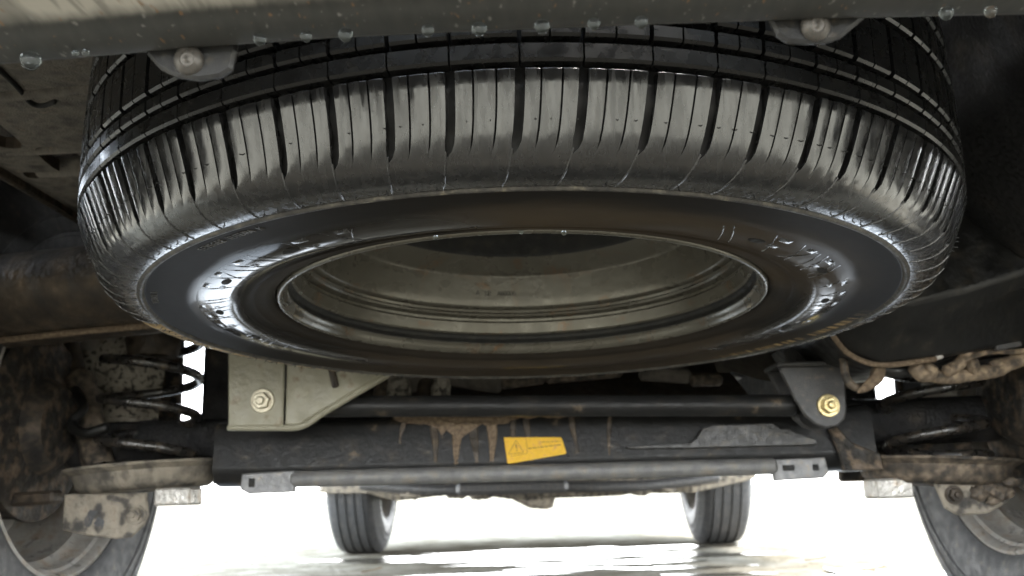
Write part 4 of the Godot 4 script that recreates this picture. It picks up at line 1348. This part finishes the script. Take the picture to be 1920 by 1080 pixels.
	spring_seat("pale dusty dish under the left coil spring", Vector3(-0.553, 0.266, -1.30), M.dust_pan, 0.06)
	# lower bracket
	var lp := thing("shock_bracket", "tan muddy bracket plate below the left spring seat", "bracket", Vector3(-0.58, 0.23, -1.24))
	mb = MB.new()
	plate(mb, [[-0.640, 0.262], [-0.528, 0.262], [-0.5235, 0.232], [-0.528, 0.219], [-0.545, 0.2035], [-0.565, 0.2025], [-0.600, 0.2065], [-0.6395, 0.2155]], -1.235, 0.006, 0.002)
	obj("plate", mb, M.dust_pan, lp, true)
	mb = MB.new()
	mb.bolt(Vector3(-0.5400, 0.2330, -1.235), Vector3(0, 0, 1), 0.013, 0.010)
	obj("bolt", mb, M.dust_pan, lp, true)
	mb = MB.new()
	mb.lathe([Vector2(0.0046, 0.0), Vector2(0.0046, 0.0012), Vector2(0.00001, 0.0012)], 14, 0, TAU, Vector3(-0.6045, 0.2285, -1.2355), MB.frame(Vector3(0, 0, 1)))
	mb.lump(Vector3(-0.600, 0.230, -1.236), Vector3(0.012, 0.016, 0.0014), 3, 0.6)
	mb.lump(Vector3(-0.590, 0.222, -1.236), Vector3(0.010, 0.010, 0.0014), 4, 0.6)
	obj("dark_patch", mb, M.grey_paint, lp, true)
	mb = MB.new()
	mb.box(Vector3(-0.69, 0.258, -1.25), Vector3(0.07, 0.018, 0.03), 0.004, Basis(Vector3(0, 0, 1), 0.04))
	obj("arm", mb, M.brown_steel, lp, true)
	mb = MB.new()
	mb.box(Vector3(-0.497, 0.2550, -1.27), Vector3(0.050, 0.024, 0.05), 0.003)
	obj("axle_pad", mb, M.wheel_metal, lp, true)
	# chassis rails
	for s in [-1.0, 1.0]:
		var cr := thing("chassis_rail", "dark chassis rail inside the %s rear spring, running forward" % ("left" if s < 0 else "right"), "chassis rail", Vector3(s * 0.48, 0.5, -2.4), "chassis rails")
		mb = MB.new()
		mb.box(Vector3(s * 0.490, 0.50, -2.45), Vector3(0.14, 0.26, 1.90), 0.01)
		obj("rail", mb, M.underbody, cr, true)
	# wheels
	road_wheel("road_wheel", "left rear wheel, inner rim and grey tyre seen below the spring seat", Vector3(-0.775, 0.36, -1.30), 1.0, "rear wheels", 0.24)
	road_wheel("road_wheel", "right rear wheel, inner rim and grey tyre seen below the spring seat", Vector3(0.745, 0.36, -1.30), -1.0, "rear wheels", 0.24)

func right_side() -> void:
	# black liner beyond the tyre
	var wl := thing("wheel_liner", "black plastic liner in deep shadow at the right of the spare wheel", "liner", Vector3(0.6, 0.6, -0.8))
	var rows := []
	for i in 9:
		var row := PackedVector3Array()
		for j in 13:
			var z := -0.36 - 0.80 * j / 12.0
			var t := i / 8.0
			row.append(Vector3(0.40 + 0.14 * t * t + 0.012 * sin(z * 22.0), 0.74 - 0.26 * t, z))
		rows.append(row)
	var mb := MB.new()
	mb.grid(rows)
	obj("liner", mb, M.underbody, wl, true)
	# tank
	var ft := thing("tank_cover", "black plastic tank cover with scuffed edge at the right behind the tyre", "tank cover", Vector3(0.55, 0.42, -1.05))
	var sec := [[0.330, 0.425, -1.02], [0.341, 0.4135, -1.035], [0.362, 0.3925, -1.045], [0.398, 0.3800, -1.05], [0.46, 0.385, -1.05], [0.60, 0.405, -1.05], [0.80, 0.44, -1.05]]
	rows = []
	for p in sec:
		var row := PackedVector3Array()
		var lift: float = 0.25 * maxf(0.0, p[0] - 0.33)
		row.append(Vector3(p[0] + 0.004, p[1] + 0.002, p[2] - 0.26))
		row.append(Vector3(p[0], p[1], p[2] - 0.02))
		row.append(Vector3(p[0], p[1], p[2]))
		row.append(Vector3(p[0], p[1] + 0.004, p[2] + 0.006))
		row.append(Vector3(p[0] + 0.006, p[1] + 0.020 + lift * 0.35, p[2] + 0.035))
		row.append(Vector3(p[0] + 0.008, p[1] + 0.042 + lift * 0.5, p[2] + 0.075))
		row.append(Vector3(p[0] + 0.008, p[1] + 0.050 + lift * 0.55, p[2] + 0.082))
		row.append(Vector3(p[0] + 0.010, p[1] + 0.20 + lift * 0.55, p[2] + 0.060))
		rows.append(row)
	mb = MB.new()
	mb.grid(rows)
	obj("shell", mb, M.black_plastic, ft, true)
	mb = MB.new()
	var sp := []
	for p in sec.slice(1, 5): sp.append(Vector3(p[0], p[1] - 0.001, p[2] + 0.002))
	mb.tube(smooth(sp, 6), 0.0034, 8)
	obj("seam", mb, M.mud, ft, true)
	for k in 3:
		mb = MB.new()
		var y := 0.405 + 0.012 * k
		mb.tube([Vector3(0.45, y + 0.004, -1.028 + 0.018 * k), Vector3(0.60, y + 0.040, -1.028 + 0.018 * k), Vector3(0.72, y + 0.066, -1.028 + 0.018 * k)], 0.0032, 8)
		obj("moulded_rib", mb, M.black_plastic, ft, true)
	# loop and torn strip
	var lo := thing("tow_loop", "small steel loop below the corner of the right tank cover", "loop", Vector3(0.385, 0.36, -1.08))
	mb = MB.new()
	mb.tube(smooth([Vector3(0.366, 0.392, -1.08), Vector3(0.368, 0.368, -1.08), Vector3(0.378, 0.3575, -1.08), Vector3(0.395, 0.360, -1.08), Vector3(0.402, 0.378, -1.08)], 6), 0.0048, 10)
	obj("bent_bar", mb, M.mud_metal, lo, true)
	mb = MB.new()
	mb.tube(smooth([Vector3(0.404, 0.381, -1.062), Vector3(0.396, 0.366, -1.060), Vector3(0.384, 0.3565, -1.062), Vector3(0.374, 0.350, -1.065)], 5), [0.003, 0.005, 0.0065, 0.007, 0.0075, 0.0075, 0.007, 0.007, 0.0065, 0.006, 0.0055, 0.005, 0.004, 0.003, 0.002, 0.001], 8, 0.25)
	var strip := obj("torn_strip", mb, M.mud)
	tag(strip, "torn tan strip hanging over the steel loop at the right", "strip")
	# hoses and clips caked with mud
	var hb := thing("hose_bundle", "bundle of muddy hoses and clips below the right tank cover", "hoses", Vector3(0.5, 0.39, -1.08))
	var hoses := [
		[[[0.405, 0.381], [0.435, 0.376], [0.468, 0.384], [0.50, 0.396], [0.54, 0.406], [0.64, 0.425]], 0.0085, -1.085, "black_plastic"],
		[[[0.445, 0.378], [0.462, 0.370], [0.482, 0.366], [0.512, 0.3685], [0.540, 0.372], [0.565, 0.382], [0.64, 0.400]], 0.0088, -1.075, "hose_mud"],
		[[[0.478, 0.371], [0.495, 0.380], [0.506, 0.394], [0.507, 0.408], [0.490, 0.416], [0.452, 0.414], [0.43, 0.409]], 0.0072, -1.065, "hose_mud"],
		[[[0.482, 0.377], [0.505, 0.386], [0.53, 0.392], [0.558, 0.391], [0.60, 0.395]], 0.0032, -1.06, "hose_mud"],
		[[[0.505, 0.408], [0.53, 0.413], [0.56, 0.418], [0.62, 0.432]], 0.0068, -1.065, "grey_paint"],
		[[[0.52, 0.405], [0.55, 0.408], [0.60, 0.418]], 0.0062, -1.08, "hose_mud"],
		[[[0.444, 0.378], [0.449, 0.370], [0.457, 0.369], [0.462, 0.376]], 0.0095, -1.066, "hose_mud"]]
	for hh in hoses:
		var pts := []
		for q in hh[0]: pts.append(Vector3(q[0], q[1], hh[2]))
		mb = MB.new()
		pts = smooth(pts, 7)
		var rad := []
		for k in pts.size(): rad.append(hh[1] * (1.0 + (0.05 * sin(k * 2.6) if hh[3] == "hose_mud" else 0.0)))
		mb.tube(pts, rad, 12)
		obj("hose", mb, M[hh[3]], hb, true)
	mb = MB.new()
	var pts := []
	var rad := []
	for k in 61:
		var t := k / 60.0
		pts.append(Vector3(0.455 + 0.045 * t, 0.387 + 0.010 * t, -1.07))
		rad.append(0.0070 + 0.0011 * (1.0 if k % 4 < 2 else -1.0))
	mb.tube(pts, rad, 14)
	obj("corrugated_sleeve", mb, M.black_plastic, hb, true)
	for c in [[0.437, 0.399, 0.016, 0.005], [0.467, 0.400, 0.013, 0.004], [0.462, 0.386, 0.016, 0.006], [0.545, 0.399, 0.030, 0.012], [0.525, 0.402, 0.008, 0.012]]:
		mb = MB.new()
		mb.box(Vector3(c[0], c[1], -1.052), Vector3(c[2], c[3], 0.010), 0.0015, Basis(Vector3(0, 0, 1), 0.16))
		obj("clip", mb, M.wheel_metal if c[2] < 0.02 else M.grey_paint, hb, true)
	mb = MB.new()
	rng.seed = 33
	for k in 7:
		mb = MB.new()
		mb.lump(Vector3(rng.randf_range(0.50, 0.62), rng.randf_range(0.372, 0.425), -1.065 + rng.randf_range(-0.012, 0.008)), Vector3(rng.randf_range(0.006, 0.015), rng.randf_range(0.004, 0.009), 0.008), 300 + k, 0.7)
		obj("mud_clod", mb, M.hose_mud, hb, true)
	# right spring, seat, bracket
	coil_spring("coil_spring", "black coil spring in shadow on the mud brown seat at the right of the axle", Vector3(0.557, 0.272, -1.30), -1.0, 2.4)
	spring_seat("mud brown dish under the right coil spring", Vector3(0.548, 0.243, -1.30), M.mud_metal, -0.06)
	var tp := thing("spring_tower_plate", "dark plate standing behind the right coil spring", "plate", Vector3(0.66, 0.4, -1.56))
	mb = MB.new()
	mb.box(Vector3(0.655, 0.48, -1.56), Vector3(0.085, 0.32, 0.02), 0.003)
	obj("plate", mb, M.dark_mud, tp, true)
	var bp := thing("floor_plate", "brown dusty floor plate between the spare wheel and the right rod bracket", "plate", Vector3(0.38, 0.44, -1.36))
	var frows := []
	for i in 5:
		var row := PackedVector3Array()
		for j in 9:
			row.append(Vector3(0.27 + 0.025 * j, 0.412 + 0.022 * i - 0.004 * j * (1.0 if i == 0 else 0.2) + 0.004 * sin(j * 1.7 + i), -1.345 - 0.03 * i))
		frows.append(row)
	mb = MB.new()
	mb.grid(frows)
	obj("plate", mb, M.panel_dust, bp, true)
	var rp := thing("shock_bracket", "pinkish dusty bracket plate with a clod covered bolt below the right spring seat", "bracket", Vector3(0.57, 0.23, -1.24))
	mb = MB.new()
	plate(mb, [[0.516, 0.256], [0.618, 0.252], [0.622, 0.232], [0.612, 0.216], [0.584, 0.2035], [0.545, 0.2025], [0.530, 0.212]], -1.235, 0.006, 0.002)
	obj("plate", mb, M.dust_pan, rp, true)
	mb = MB.new()
	mb.bolt(Vector3(0.543, 0.2285, -1.235), Vector3(0, 0, 1), 0.012, 0.010)
	obj("bolt", mb, M.brown_steel, rp, true)
	mb = MB.new()
	for k in 9:
		mb = MB.new()
		mb.lump(Vector3(0.592 + rng.randf_range(-0.02, 0.03), 0.233 + rng.randf_range(-0.016, 0.014), -1.232), Vector3(rng.randf_range(0.006, 0.013), rng.randf_range(0.005, 0.01), 0.008), 320 + k, 0.7)
		obj("mud_clod", mb, M.mud_metal, rp, true)
	mb = MB.new()
	mb.box(Vector3(0.472, 0.2390, -1.27), Vector3(0.050, 0.026, 0.05), 0.003)
	obj("axle_pad", mb, M.wheel_metal, rp, true)

func front() -> void:
	road_wheel("road_wheel", "left front wheel, grooved tyre seen far off below the axle", Vector3(-0.785, 0.36, -4.15), 1.0, "front wheels", 0.215)
	road_wheel("road_wheel", "right front wheel, grooved tyre seen far off below the axle", Vector3(0.775, 0.36, -4.15), -1.0, "front wheels", 0.215)
	var sf := thing("front_subframe", "tan dusty front subframe and arms between the front wheels", "subframe", Vector3(0, 0.3, -3.9))
	var mb := MB.new()
	plate(mb, [[-0.90, 0.42], [-0.90, 0.262], [-0.70, 0.258], [-0.585, 0.222], [-0.49, 0.230], [-0.40, 0.238], [-0.25, 0.236], [-0.11, 0.215], [-0.04, 0.178], [0.03, 0.172], [0.055, 0.180], [0.065, 0.215], [0.20, 0.215], [0.33, 0.218], [0.40, 0.228], [0.50, 0.222], [0.62, 0.222], [0.88, 0.272], [0.88, 0.42]], -3.75, 0.18, 0.02)
	obj("frame", mb, M.dust_pan, sf, true)
	mb = MB.new()
	mb.tube(smooth([Vector3(-0.70, 0.29, -3.66), Vector3(-0.40, 0.262, -3.62), Vector3(0.0, 0.262, -3.60), Vector3(0.40, 0.255, -3.62), Vector3(0.70, 0.28, -3.66)], 6), 0.022, 12)
	obj("anti_roll_bar", mb, M.grey_paint, sf, true)
	mb = MB.new()
	mb.box(Vector3(-0.10, 0.262, -3.55), Vector3(0.42, 0.05, 0.2), 0.015)
	obj("gearbox_pan", mb, M.grey_paint, sf, true)
	mb = MB.new()
	for k in 12:
		mb = MB.new()
		mb.lump(Vector3(-0.5 + 0.09 * k, 0.25 + 0.012 * sin(k * 1.7), -3.66), Vector3(0.05, 0.022, 0.04), 400 + k, 0.6)
		obj("mud_clod", mb, M.dust_pan, sf, true)
	for s in [-1.0, 1.0]:
		mb = MB.new()
		mb.tube([Vector3(s * 0.40, 0.27, -4.0), Vector3(s * 0.70, 0.255, -4.08)], 0.03, 12, 0.6)
		obj("lower_arm", mb, M.dust_pan, sf, true)
	var fm := thing("floor_middle", "dark flat underfloor between the axles", "underfloor", Vector3(0, 0.45, -2.6))
	mb = MB.new()
	mb.box(Vector3(0, 0.47, -2.75), Vector3(0.7, 0.16, 1.3), 0.02)
	obj("tray", mb, M.underbody, fm, true)

func small_things() -> void:
	# drops on the edge of the spare's bead
	for d in [Vector3(-0.062, 0.4135, -0.5722), Vector3(-0.006, 0.4160, -0.5740), Vector3(0.022, 0.4140, -0.5735)]:
		droplet(d, 0.0017, "tiny water droplet hanging from the upper edge of the spare tyre opening", "water droplets on the spare tyre")
	var spots := [Vector3(0.872, 0.002, -3.03), Vector3(0.916, 0.002, -2.64), Vector3(-0.55, 0.002, -3.05)]
	var names := ["small dark leaf lying on the wet ground before the right front wheel", "small dark leaf lying on the wet ground nearest the right rear wheel", "small dark leaf lying on the wet ground before the left front wheel"]
	for k in 3:
		var mb := MB.new()
		var rows := []
		for i in 7:
			var t := i / 6.0
			var wd := 0.013 * sin(PI * clampf(t, 0.03, 0.97))
			var row := PackedVector3Array()
			for j in 5:
				var q := j / 4.0 * 2.0 - 1.0
				row.append(Vector3((t - 0.5) * 0.07, 0.004 + 0.004 * absf(q) + 0.010 * t * t, q * wd))
			rows.append(row)
		mb.grid(rows)
		var o := obj("fallen_leaf", mb, M.leaf)
		o.position = spots[k]
		o.rotation.y = 0.4 * k - 0.3
		tag(o, names[k], "leaf")
